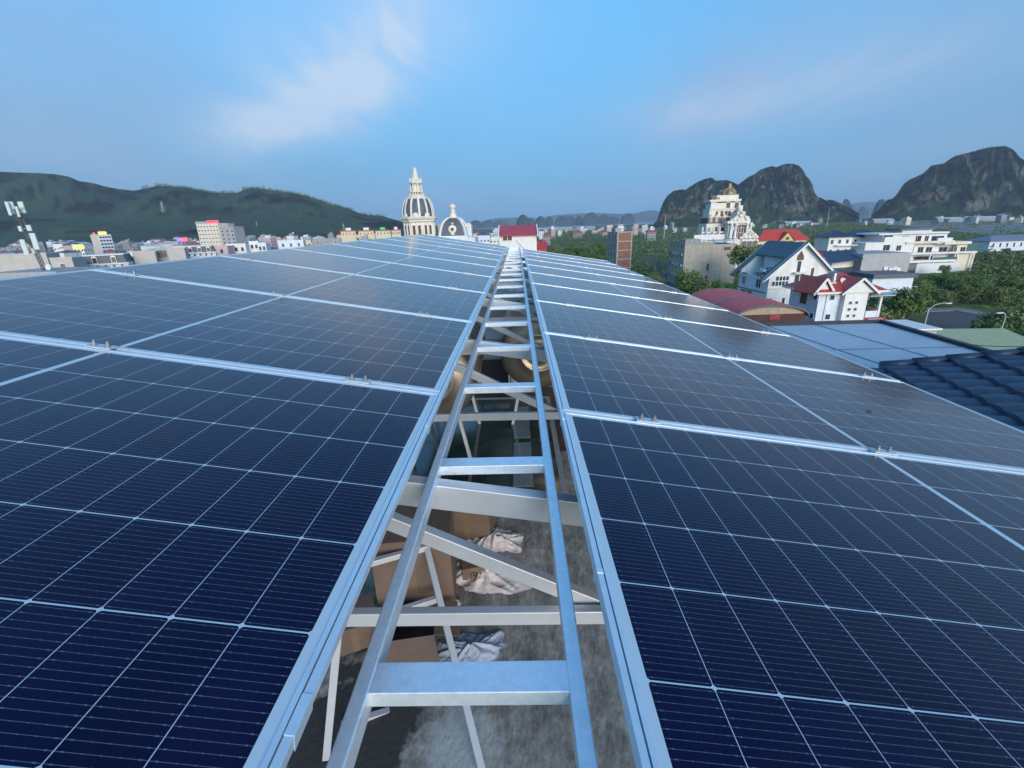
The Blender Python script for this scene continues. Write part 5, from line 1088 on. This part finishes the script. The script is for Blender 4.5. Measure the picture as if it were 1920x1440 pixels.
# --- canopy roof, blue tiled roof and green roof at the right
p1, p2 = atz(1440, 611, -3.0), atz(1652, 604, -3.0); p3_ = atz(1834, 657, -3.0)
cn = empty('flat_canopy', (0, 0, GZ), label='flat pale blue felt roof with black rim just right of the panels', cat='flat roof')
P = lambda v, z: (v.x, v.y, z-GZ)
q4 = Vector((p3_.x+(p3_.x-p2.x)*.8, p3_.y-(p2.y-p3_.y)*1.4, 0)); q5 = Vector((3.0, q4.y-.5, 0)); q6 = Vector((3.0, p1.y+.1, 0))
M_felt = mat('blue_grey_felt', (.38,.46,.52), .8, var=.08, scale=1.5, dirt=(.44,.51,.56), dscale=.5, bump=.1)
MB().slab([P(q6,-3.02), P(q5,-3.02), P(q4,-3.02), P(p2,-3.02)], .15, Vector((0,0,-1))).build('roof_sheet', M_felt, cn)
rm = MB(); rm.beam(P(q6,-2.99), P(p2,-2.99), .16, .14).beam(P(p2,-2.99), P(q4,-2.99), .16, .14); rm.build('rim', mat('black_rim', (.02,.022,.03), .5), cn)
sm = MB()
for t in (.30, .62): a = q6.lerp(p2, t*.55+.42); b = Vector((a.x+.9, a.y-9, 0)); sm.beam(P(a,-3.012), P(b,-3.012), .03, .012)
a = atz(1560, 655, -3.0); b = atz(1800, 650, -3.0); sm.beam(P(a,-3.011), P(b,-3.011), .03, .012); sm.build('felt_seam', mat('felt_seam', (.10,.17,.26), .8), cn)
MB().box(3.1, 11, q4.y+1, p2.y-.4, 0, -3.2-GZ).build('wall', M_grey, cn)
# blue tiles: real stepped and waved sheets
tr = empty('tiled_roof', (0, 0, GZ), label='dark blue metal tile roof in stepped waves at the right edge', cat='tiled roof')
az_ = R(15); U_ = Vector((math.cos(az_), -math.sin(az_), 0)); V_ = Vector((math.sin(az_), math.cos(az_), 0))
O_ = aty(1650, 690, 8.2); rise = math.tan(R(10)); tb = MB(); cw = .48; nvw = 150; Ly = 7.6; wp = .34
vs = []; fs = []
for c in range(-3, 16):
    for e, (du, dz) in enumerate(((0, .035), (.0, .0), (cw*.5, -.0), (cw, 0))):
        pass
rows = []
for c in range(-3, 18):
    u0 = c*cw
    for (du, dz) in ((.0, .045), (cw*.45, .036), (cw*.98, .030)): rows.append((u0+du, dz))
nV = int(Ly/wp*10)
for (u, dz) in rows:
    for j in range(nV+1):
        v = -j*Ly/nV; wv = .038*abs(math.sin(math.pi*(-v)/wp))**.8
        p = O_+U_*u+V_*v; vs.append((p.x, p.y, O_.z-GZ+u*rise+wv+dz-(.030 if dz == .030 else 0)))
nr = len(rows)
for i in range(nr-1):
    for j in range(nV): k0 = i*(nV+1)+j; fs.append((k0, k0+1, k0+nV+2, k0+nV+1))
tb.add(vs, fs); M_tileb = mat('dark_blue_metal_tile', (.022,.042,.082), .42, var=.15, scale=3, bump=.15, bscale=120, spec=.35); tb.build('tile_sheet', M_tileb, tr, smooth=False)
vg = MB()
for c in range(0, 17):
    a = O_+U_*(c*cw); b = O_+U_*((c+1)*cw+.04); za = a.z+c*cw*rise; zb_ = a.z+(c+1)*cw*rise
    vg.cyl((a.x, a.y, za-GZ+.045), (b.x, b.y, O_.z+(c+1)*cw*rise-GZ+.04), .082, .074, 12)
vg.build('verge_cap', M_tileb, tr, smooth=True)
bw = MB(); A_ = O_-V_*.1; 
bw.slab([tuple(O_+U_*0.1-V_*.1-Vector((0,0,.25+GZ))), tuple(O_+U_*6.6-V_*.1-Vector((0,0,.25+GZ))), tuple(O_+U_*6.6-V_*(Ly-.2)-Vector((0,0,.25+GZ))), tuple(O_+U_*.1-V_*(Ly-.2)-Vector((0,0,.25+GZ)))], -O_.z*0+19.0, Vector((0,0,-1))); bw.build('wall', M_grey, tr)
gp = [atz(1700, 617, -8.0), atz(1882, 615.5, -8.0), atz(1990, 660, -8.4), atz(1700, 690, -8.4)]
gr = empty('green_roof_shed', (0, 0, GZ), label='shed with a pale green sheet roof beyond the blue felt roof', cat='shed')
MB().slab([P(gp[0],-8.0), P(gp[3],-8.4), P(gp[2],-8.4), P(gp[1],-8.0)], .12, Vector((0,0,-1))).build('roof_sheet', M_greenroof, gr)
MB().slab([P(gp[0]+Vector((.4,-.4,0)),-8.15), P(gp[3]+Vector((.4,.4,0)),-8.55), P(gp[2]+Vector((-.4,.4,0)),-8.55), P(gp[1]+Vector((-.4,-.4,0)),-8.15)], 13.3, Vector((0,0,-1))).build('wall', M_grey, gr)
ws = empty('white_shed', aty(1722, 616, 34)*1, label='small shed with a white roof peeping over the black rim', cat='shed'); zz = ws.location.z-GZ; ws.location.z = GZ
MB().box(-1.6, 1.4, 0, 3, 0, zz-.1).build('wall', M_grey, ws); MB().box(-1.8, 1.6, -.2, 3.2, zz-.1, zz).build('roof_sheet', M_white, ws)
# wire
wi = MB(); a, b = atz(1775, 640, -6.0), atz(1960, 648, -6.0); wi.tube([a.lerp(b, t)-Vector((0,0,.5*4*t*(1-t)*.3)) for t in [i/12 for i in range(13)]], .02, 6); tag(wi.build('overhead_wire', M_black), 'thin black wire crossing in front of the pale green roof', 'wire')
# --- road, lamps
M_road = mat('asphalt', (.075,.078,.08), .9, var=.2, scale=.5); M_pave = mat('pavement', (.20,.20,.20), .9, var=.2, scale=.6)
def strip(name, pts, m, z0, z1):
    q = [atz(px, py, GZ) for px, py in pts]; return tag(MB().slab([(v.x, v.y, z1) for v in q], z1-z0, Vector((0,0,-1))).build(name, m), kind='structure')
strip('road', [(1735,585),(1790,583),(2080,640),(2080,720),(1900,640),(1735,612)], M_road, GZ-.2, GZ+.006)
strip('pavement', [(1735,579),(1795,577),(2080,628),(2080,640),(1790,583),(1735,585)], M_pave, GZ-.2, GZ+.12)
strip('stone_yard', [(1600,409),(1980,402),(1985,436),(1850,440),(1740,428),(1620,416)], mat('rubble_ground', (.22,.215,.20), .9, var=.5, scale=.08, c2=(.09,.11,.06)), GZ-.2, GZ+.008)
strip('road', [(1218,482),(1250,500),(1262,535),(1243,535),(1232,505),(1205,487)], M_road, GZ-.2, GZ+.007)
def lamp(px, pyb, D, Hh, lab, arm=1.4, two=False, dirx=1):
    b = aty(px, pyb, D); o = empty('street_lamp', (b.x, D, GZ), label=lab, cat='street lamp', group='street lamps among the houses')
    MB().cyl((0,0,0), (0,0,Hh), .07, .045, 8).build('pole', M_lampgrey, o)
    for d_ in ((dirx, -dirx) if two else (dirx,)):
        m = MB(); m.tube([(0,0,Hh-.1), (d_*arm*.35, -.1, Hh+.45), (d_*arm*.8, -.2, Hh+.62), (d_*arm, -.25, Hh+.62)], .04, 6); m.build('arm', M_lampgrey, o)
        MB().lathe([(.02,-.38),(.11,-.30),(.14,0),(.11,.28),(.02,.36)], 10, M=Matrix.Translation((d_*(arm+.25), -.28, Hh+.58)) @ Matrix.Rotation(R(90), 4, 'Y') @ Matrix.Scale(.5, 4, (1,0,0))).build('lamp_head', M_white, o, smooth=True)
lamp(1690, 580, 100, 7.2, 'tall street lamp right of the red-roofed villa'); b_ = aty(1733, 612, 62).z
lamp(1735, 605, 52, 12.4+.0, 'street lamp with curved arm just above the black rim', 1.5)
lamp(1880, 612, 50, 11.6, 'street lamp head above the pale green roof', .8, dirx=-1); lamp(1893, 505, 185, 9.0, 'street lamp in the scrub at the right edge', 2.0); lamp(1229, 500, 190, 9.5, 'two-armed street lamp by the road left of the concrete block', 1.4, True)
p = aty(1248, 402, 600); MB_ = MB(); MB_.cyl((0,0,0), (0,0,p.z-GZ), .45, .25, 6); o = MB_.build('radio_pole', M_lampgrey); o.location = (p.x, 600, GZ); tag(o, 'thin tall pole rising over the far houses left of the karst hill', 'pole')
p = aty(1556, 390, 900); o = MB().cyl((0,0,0), (0,0,p.z-GZ), .5, .3, 6).build('radio_pole', M_lampgrey); o.location = (p.x, 900, GZ); tag(o, 'thin tall pole before the foot of the karst hill, right side', 'pole')
def pylon(px, pyb, pyt, D, lab):
    a, b = aty(px, pyb, D), aty(px, pyt, D); h_ = b.z-a.z; m = MB(); w_ = h_*.13
    for sx in (-1, 1):
        for sy in (-1, 1): m.cyl((sx*w_, sy*w_, 0), (sx*w_*.12, sy*w_*.12, h_), h_*.010, n=4)
    for k in range(7):
        z0, z1 = h_*k/7, h_*(k+1)/7; c = lambda z: w_*(1-.88*z/h_)
        m.cyl((-c(z0), -c(z0), z0), (c(z1), -c(z1), z1), h_*.007, n=4).cyl((c(z0), -c(z0), z0), (-c(z1), -c(z1), z1), h_*.007, n=4)
    for zz in (.72, .84): m.box(-w_*1.1, w_*1.1, -.2, .2, h_*zz, h_*zz+h_*.012)
    o = m.build('pylon', M_lampgrey); o.location = a; tag(o, lab, 'pylon', 'power pylons on the wooded range')
pylon(307, 398, 377, 1480, 'largest pale power pylon, halfway up the wooded range'); pylon(482, 424, 415, 1200, 'small power pylon at the foot of the wooded range, left of the dip'); pylon(645, 432, 419, 1100, 'power pylon at the foot of the range near the yellow terrace')
# --- far houses: one small mesh each, a few kinds copied
WALLS = [('white', M_white), ('cream', M_cream), ('grey', M_conc2), ('pale blue', M_wall_blue), ('yellow', mat('pale_yellow_plaster', (.60,.53,.36), .8)), ('pink', mat('pink_plaster', (.55,.40,.38), .8))]
ROOFS = [('red hip', M_redroof, 1), ('flat', M_conc2, 0), ('dark hip', M_slate, 1), ('rust red sheet', M_redroof2, 2), ('pale sheet', mat('pale_sheet', (.45,.50,.54), .5), 2), ('flat white', M_white, 0)]
PROTO = {}
def far_mesh(wi_, ri, v):
    key = (wi_, ri, v)
    if key in PROTO: return PROTO[key]
    rnd = random.Random(wi_*31+ri*7+v); w_ = rnd.uniform(5, 11); d_ = rnd.uniform(9, 15); h_ = rnd.choice((6.5, 9.5, 9.5, 12.5, 15.5)); b = MB()
    b.box(-w_/2, w_/2, 0, d_, 0, h_); b.cur = 1; kind = ROOFS[ri][2]
    if kind == 1: hip(b, -w_/2, w_/2, 0, d_, h_, h_+w_*.28, .5)
    elif kind == 2: hip(b, -w_/2, w_/2, 0, d_, h_, h_+w_*.18, .4, ridge=rnd.choice('xy'), gable=True)
    else: b.box(-w_/2-.2, w_/2+.2, -.2, d_, h_, h_+.5); b.box(-w_/4, w_/4, 3, 7, h_+.5, h_+2.8)
    b.cur = 2; nw = max(2, int(w_/2.4))
    for f in range(int(h_//3.1)):
        if f % 2 == 0: 
            b.cur = 0; b.box(-w_/2*.8, w_/2*.8, -.9, 0, 3.1*(f+1)-.5, 3.1*(f+1)-.3); b.cur = 2
        for k in range(nw): x = -w_/2+w_*(k+.5)/nw; b.box(x-.5, x+.5, -.05, .05, f*3.1+.9, f*3.1+2.3)
        for k in range(3): y = 2+k*3.5; b.box(-w_/2-.05, w_/2+.05, y-.5, y+.5, f*3.1+1, f*3.1+2.3)
    if kind == 0 and rnd.random() < .6: b.cur = 3; b.cyl((w_*.2, 6, h_+2.8), (w_*.2, 6, h_+4.0), .55, n=8)
    PROTO[key] = b.mesh('far_house', [WALLS[wi_][1], ROOFS[ri][1], M_dark, M_tank]); return PROTO[key]
rnd = random.Random(11)
def far(px, D, z, wi_, ri, scale=1.0):
    p = aty(px, 430, D); o = bpy.data.objects.new('far_house', far_mesh(wi_, ri, z)); col.objects.link(o); o.location = (p.x, D, GZ); o.rotation_euler.z = rnd.choice((-.35,-.1,0,.15,.4))+rnd.uniform(-.1,.1); o.scale = (scale, scale, scale*rnd.uniform(.85, 1.1))
    return o
zones = [('in the town under the wooded range', -80, 735, 190, 1050, 280, (0,0,1,2,2,3,4,5,0), (0,1,1,3,3,4,5,2,0,1)),
         ('in the far town beyond the scrub', 885, 1240, 330, 1300, 62, (0,0,0,1,3,2,5,0), (0,1,0,2,3,4,5)),
         ('below the karst hills', 1240, 1920, 850, 1300, 40, (0,0,1,0,2,3), (1,0,4,4,5,2))]
for zn, a, b, d0, d1, cnt, ww, rr in zones:
    placed = []; tries = 0
    while len(placed) < cnt and tries < 8000:
        tries += 1; px = rnd.uniform(a, b); D = d0+(d1-d0)*rnd.random()**(.62 if a < 0 else 1.1)
        p = aty(px, 430, D)
        if any((p.x-q[0])**2+(D-q[1])**2 < (9+D*.006)**2 for q in placed): continue
        if 355 < px < 442 and D < 470 and D > 430: continue
        if zn.startswith('in the far') and 935 < px < 1010 and D < 500: continue
        if zn.startswith('in the far') and px > 1030 and D < 520: continue
        placed.append((p.x, D)); wi_, ri = rnd.choice(ww), rnd.choice(rr)
        o = far(px, D, rnd.randint(0, 3), wi_, ri, 1.0 if not zn.startswith('below') else .85)
        tag(o, f'small {WALLS[wi_][0]} house with {ROOFS[ri][0]} roof {zn}', 'house', f'far {WALLS[wi_][0]} houses with {ROOFS[ri][0]} roofs {zn}')
for px, py, D, w_, lab in ((1060, 425, 1400, 170, 'very long low shed with pale roof in the far town'), (1500, 408, 1150, 60, 'long low shed with pale green roof at the foot of the left karst'), (1660, 405, 1150, 46, 'long grey-green shed between the two karst hills'), (1785, 404, 1050, 52, 'long white-roofed shed below the right karst hill'), (1850, 404, 1050, 50, 'second long white-roofed shed, under the right karst hill')):
    p = aty(px, py, D); o = empty('far_shed', (p.x, D, GZ), label=lab, cat='shed'); MB().box(-w_/2, w_/2, 0, 20, 0, 7).build('wall', M_conc2, o)
    r = MB(); hip(r, -w_/2, w_/2, 0, 20, 7, 10, .5, gable=True); r.build('roof', mat('pale_sheet', (.45,.50,.54), .5), o)

# ------------------------------------------------------------------ vegetation
def leaf_mat(name, a, b_):
    m = bpy.data.materials.new(name); m.use_nodes = True; nt = m.node_tree; L = nt.links; b = nt.nodes['Principled BSDF']; b.inputs['Roughness'].default_value = .7; b.inputs['Specular IOR Level'].default_value = .2
    t = nd(nt, 'ShaderNodeTexCoord'); n = nd(nt, 'ShaderNodeTexNoise'); n.inputs['Scale'].default_value = .7; n.inputs['Detail'].default_value = 3; L.new(t.outputs['Object'], n.inputs['Vector'])
    g = nd(nt, 'ShaderNodeNewGeometry'); oi_ = nd(nt, 'ShaderNodeObjectInfo')
    s1 = nd(nt, 'ShaderNodeMath', operation='ADD'); L.new(n.outputs['Fac'], s1.inputs[0])
    q = nd(nt, 'ShaderNodeMath', operation='MULTIPLY_ADD'); L.new(g.outputs['Random Per Island'], q.inputs[0]); q.inputs[1].default_value = .5; q.inputs[2].default_value = -.25; L.new(q.outputs[0], s1.inputs[1])
    s2 = nd(nt, 'ShaderNodeMath', operation='MULTIPLY_ADD'); L.new(oi_.outputs['Random'], s2.inputs[0]); s2.inputs[1].default_value = .4; L.new(s1.outputs[0], s2.inputs[2])
    r = nd(nt, 'ShaderNodeMapRange'); r.inputs['From Min'].default_value = .35; r.inputs['From Max'].default_value = 1.1; L.new(s2.outputs[0], r.inputs['Value'])
    mx = nd(nt, 'ShaderNodeMix', data_type='RGBA'); L.new(r.outputs[0], mx.inputs['Factor']); mx.inputs[6].default_value = (*a, 1); mx.inputs[7].default_value = (*b_, 1); L.new(mx.outputs[2], b.inputs['Base Color'])
    return m
M_leafA = leaf_mat('dark_green_leaves', (.062,.11,.032), (.17,.245,.07)); M_leafB = leaf_mat('fresh_green_leaves', (.06,.14,.028), (.16,.28,.06))
M_leafC = leaf_mat('scrub_leaves', (.085,.13,.04), (.215,.25,.10)); M_bark = mat('bark', (.10,.075,.055), .9, var=.25)
def blob_leaves(mb, rnd, c, r, n, size, flat=.75):
    for _ in range(n):
        while True:
            d = Vector((rnd.uniform(-1,1), rnd.uniform(-1,1), rnd.uniform(-1,1)))
            if .01 < d.length < 1: break
        d = d.normalized()*(rnd.random()**.45); p = Vector(c)+Vector((d.x*r, d.y*r, d.z*r*flat))
        a = Vector((rnd.uniform(-1,1), rnd.uniform(-1,1), rnd.uniform(-.5,.5))).normalized(); nn = (d+Vector((0,0,.8))+a*.7).normalized(); t = nn.orthogonal().normalized(); t = (t*math.cos(a.x*3)+nn.cross(t)*math.sin(a.x*3)).normalized(); u = nn.cross(t); s = size*rnd.uniform(.6, 1.4)
        mb.add([p-t*s*.5, p+u*s*.33+nn*s*.08, p+t*s*.6, p-u*s*.33+nn*s*.08], [(0,1,2,3)])
def tree_meshes(seed, h_, cr, nb, nl, size, m, trunk_h):
    rnd = random.Random(seed); tk = MB(); top = Vector((rnd.uniform(-.3,.3), rnd.uniform(-.3,.3), trunk_h)); tk.cyl((0,0,0), top, .16*h_/6, .10*h_/6, 8); lf_ = MB()
    for i in range(nb):
        t = 2*math.pi*(i/nb)+rnd.uniform(-.5,.5); rr_ = cr*rnd.uniform(.25, .85); z = trunk_h+(h_-trunk_h)*rnd.uniform(.12, .88); rr_ *= math.sin(min(1, (z-trunk_h)/(h_-trunk_h))*math.pi*.85+.3)**.6
        e = Vector((rr_*math.cos(t), rr_*math.sin(t), z)); tk.cyl(top*rnd.uniform(.7, 1), e, .07*h_/6, .02, 5)
        blob_leaves(lf_, rnd, e, cr*rnd.uniform(.28, .5), int(nl/nb), size)
    blob_leaves(lf_, rnd, (0,0,h_*.72), cr*.5, int(nl*.12), size)
    return tk.mesh('trunk', M_bark), lf_.mesh('crown', m)
TREES = [tree_meshes(1, 7.0, 3.4, 15, 2600, .42, M_leafA, 1.8), tree_meshes(2, 8.5, 3.2, 16, 2600, .42, M_leafA, 2.4), tree_meshes(3, 5.5, 3.0, 13, 2200, .38, M_leafB, 1.2), tree_meshes(4, 6.0, 4.2, 18, 2800, .44, M_leafC, 1.4), tree_meshes(5, 4.0, 2.6, 10, 1700, .34, M_leafB, .8)]
def tree(px, py, D, k, sc_, lab, group=None, name='tree'):
    p = aty(px, py, D); o = empty(name, (p.x, D, GZ), rnd.uniform(0, 6.28), lab, 'tree', group); o.scale = (sc_, sc_, sc_*rnd.uniform(.9, 1.15))
    child('trunk', TREES[k][0], o); child('crown', TREES[k][1], o)
rnd = random.Random(5)
for (px, D, k, sc_, lab) in ((1292, 132, 0, 1.25, 'dark leafy tree in front of the concrete block, left one'), (1313, 126, 3, 1.1, 'broad dark tree in front of the concrete block, middle one'), (1345, 138, 4, 1.2, 'low round tree in front of the concrete block, right one'), (1372, 140, 4, 1.1, 'low bushy tree between the concrete block and the gabled villa'),
        (1399, 150, 1, 1.65, 'tall dark tree between the concrete block and the teal roof'), (1412, 165, 0, 1.5, 'dark tree behind the teal roof, before the palace wing'), (1708, 62, 4, 1.25, 'bright green round tree right of the red-roofed villa'), (1690, 66, 2, .9, 'small bright green bush by the red-roofed villa'), (1560, 118, 2, .9, 'small bright tree between the gabled villa and the grey house'),
        (1218, 140, 2, .9, 'light green clump left of the concrete block'), (1232, 150, 0, .8, 'round dark bush at the corner of the concrete block'), (1215, 178, 0, .7, 'round dark bush by the small road'), (1228, 172, 0, .75, 'second round dark bush by the small road')):
    tree(px, 500, D, k, sc_, lab)
ORDN = ['first', 'second', 'third', 'fourth', 'fifth', 'sixth', 'seventh', 'eighth', 'ninth', 'tenth', 'eleventh', 'twelfth', 'thirteenth', 'fourteenth', 'fifteenth', 'sixteenth']
def scatter(cnt, pa, pb_, da, db, kinds, smin, smax, lab, group, avoid=()):
    pl_ = []; tr_ = 0
    while len(pl_) < cnt and tr_ < 6000:
        tr_ += 1; px = rnd.uniform(pa, pb_); D = rnd.uniform(da, db); p = aty(px, 500, D)
        if any((p.x-q[0])**2+(D-q[1])**2 < (3.6*smin)**2 for q in pl_): continue
        if any(a0 < px < a1 and b0 < D < b1 for a0, a1, b0, b1 in avoid): continue
        pl_.append((p.x, D, px))
    pl_.sort(key=lambda q: q[2])
    seen = {}
    for i, (x_, D, px) in enumerate(pl_):
        k = rnd.choice(kinds); sc_ = rnd.uniform(smin, smax)
        if cnt <= 16: l2 = f'{ORDN[i]} from the left: '+lab
        else: l2 = ('taller ' if sc_ > (smin+smax)/2 else 'lower ')+lab.replace(lab.split()[0], ['dark', 'slender dark', 'bright green', 'broad olive', 'low bright'][k], 1)
        if cnt > 16:
            seen[l2] = seen.get(l2, -1)+1; l2 = f'{ORDN[seen[l2]]} {l2}' if seen[l2] < 16 else l2
            l2 = ' '.join(l2.split()[:16])
        tree(px, 500, D, k, sc_, l2, group)
rd = [(1730, 1960, 75, 112)]
scatter(16, 1640, 1735, 84, 125, (0, 2, 3, 1), .8, 1.15, 'leafy green tree in the thicket around the tall street lamp', 'trees around the tall street lamp')
scatter(40, 1730, 1990, 116, 150, (0, 3, 3, 2), .55, .88, 'dense tree in the belt behind the paved road', 'trees in the belt behind the road')
scatter(12, 1885, 2010, 58, 84, (0, 3, 2), .8, 1.1, 'dark tree at the right edge in front of the paved road', 'trees in front of the road at the right edge')
scatter(34, 1720, 2000, 155, 255, (3, 3, 4), .36, .62, 'scrubby green tree on the overgrown land below the modern villa', 'trees on the overgrown land')
scatter(22, 1410, 1560, 215, 300, (0, 1, 3), .9, 1.3, 'dark tree in the belt around the red hip-roofed house', 'trees around the red hip-roofed house')
scatter(14, 1540, 1660, 215, 300, (0, 3), .9, 1.3, 'dark tree behind the pair of blue-roofed villas', 'trees behind the blue-roofed villas')
scatter(26, 1030, 1130, 200, 330, (0, 1, 3, 0), .9, 1.25, 'dark tree in the grove left of the brick tower', 'trees in the grove left of the brick tower')
scatter(14, 1186, 1262, 118, 170, (3, 2, 3), .6, .95, 'scrubby tree below the concrete block, beside the small road', 'trees beside the small road')
scatter(24, 395, 720, 150, 260, (0, 2, 1), .7, 1.0, 'garden tree among the town houses at the left', 'garden trees at the left')
scatter(20, 900, 1040, 150, 330, (0, 1, 2), .7, 1.0, 'garden tree near the cream red-roofed house', 'garden trees behind the ladder end')
# overgrown land: one mass of scrub
sm_ = MB(); rnd = random.Random(9); cnt = 0
while cnt < 2300:
    px = rnd.uniform(1020, 1985); D = 170+(1050-170)*rnd.random()**1.35
    if 1230 < px < 1420 and D < 235: continue
    if 1540 < px < 1840 and D < 232: continue
    if 1840 < px and 265 < D < 300: continue
    if px > 1620 and D > 480 and rnd.random() < .8: continue
    if px < 1130 and D < 210: continue
    if 1140 < px < 1190 and 195 < D < 222: continue
    p = aty(px, 450, D); r = rnd.uniform(1.6, 3.6)*(1+D/900); nn = noise.noise(Vector((p.x*.02, D*.012, 0)))
    if nn < -.12 and rnd.random() < .7: continue
    blob_leaves(sm_, rnd, (p.x, D, GZ+r*.45), r, 26 if D < 400 else 16, .75*(1+D/500), .7); cnt += 1
tag(sm_.build('scrubland', M_leafC), 'green overgrown scrubland on the flat ground', 'scrub', kind='stuff')
sm_ = MB(); cnt = 0
while cnt < 1500:
    px = rnd.uniform(1200, 1985); D = rnd.uniform(60, 235)
    if 1230 < px < 1420 and 150 < D < 200: continue
    if 1370 < px < 1680 and D < 112: continue
    if px > 1725 and 80 < D < 114: continue
    if px > 1540 and px < 1850 and D > 96 and D < 125: continue
    if px > 1600 and px < 1840 and D > 180 : continue
    if px < 1262 and D > 140 and px > 1200 and D < 185: continue
    p = aty(px, 500, D); r = rnd.uniform(.8, 1.8); blob_leaves(sm_, rnd, (p.x, D, GZ+r*.4), r, 60, .42, .7); cnt += 1
tag(sm_.build('undergrowth', M_leafA), 'low green undergrowth between the near houses', 'undergrowth', kind='stuff')
# trees of the wooded range skyline
sm_ = MB()
for i in range(260):
    px = rnd.uniform(270, 720); py = interp(L1, px); p = aty(px, py, 2290); r = rnd.uniform(4, 9)
    if rnd.random() < .25: r *= 1.6
    blob_leaves(sm_, rnd, (p.x, 2290+rnd.uniform(-30, 30), p.z-1), r, 14, 5.5, 1.1)
tag(sm_.build('ridge_wood', M_leafA), 'dark wood along the crest of the range', 'wood', kind='stuff')
# ------------------------------------------------------------------ evening haze
hz = MB(); hz.box(-9500, 9500, -310, 9500, GZ-1.5, 420); hm = bpy.data.materials.new('haze'); hzo = hz.build('haze', hm)
hm.use_nodes = True; hm.node_tree.nodes.clear()
ho = hm.node_tree.nodes.new('ShaderNodeOutputMaterial'); hv = hm.node_tree.nodes.new('ShaderNodeVolumePrincipled')
hv.inputs['Color'].default_value = (.66,.82,1,1); hv.inputs['Density'].default_value = 1.05e-4; hv.inputs['Anisotropy'].default_value = 0
hm.node_tree.links.new(hv.outputs[0], ho.inputs['Volume']); tag(hzo, kind='stuff')
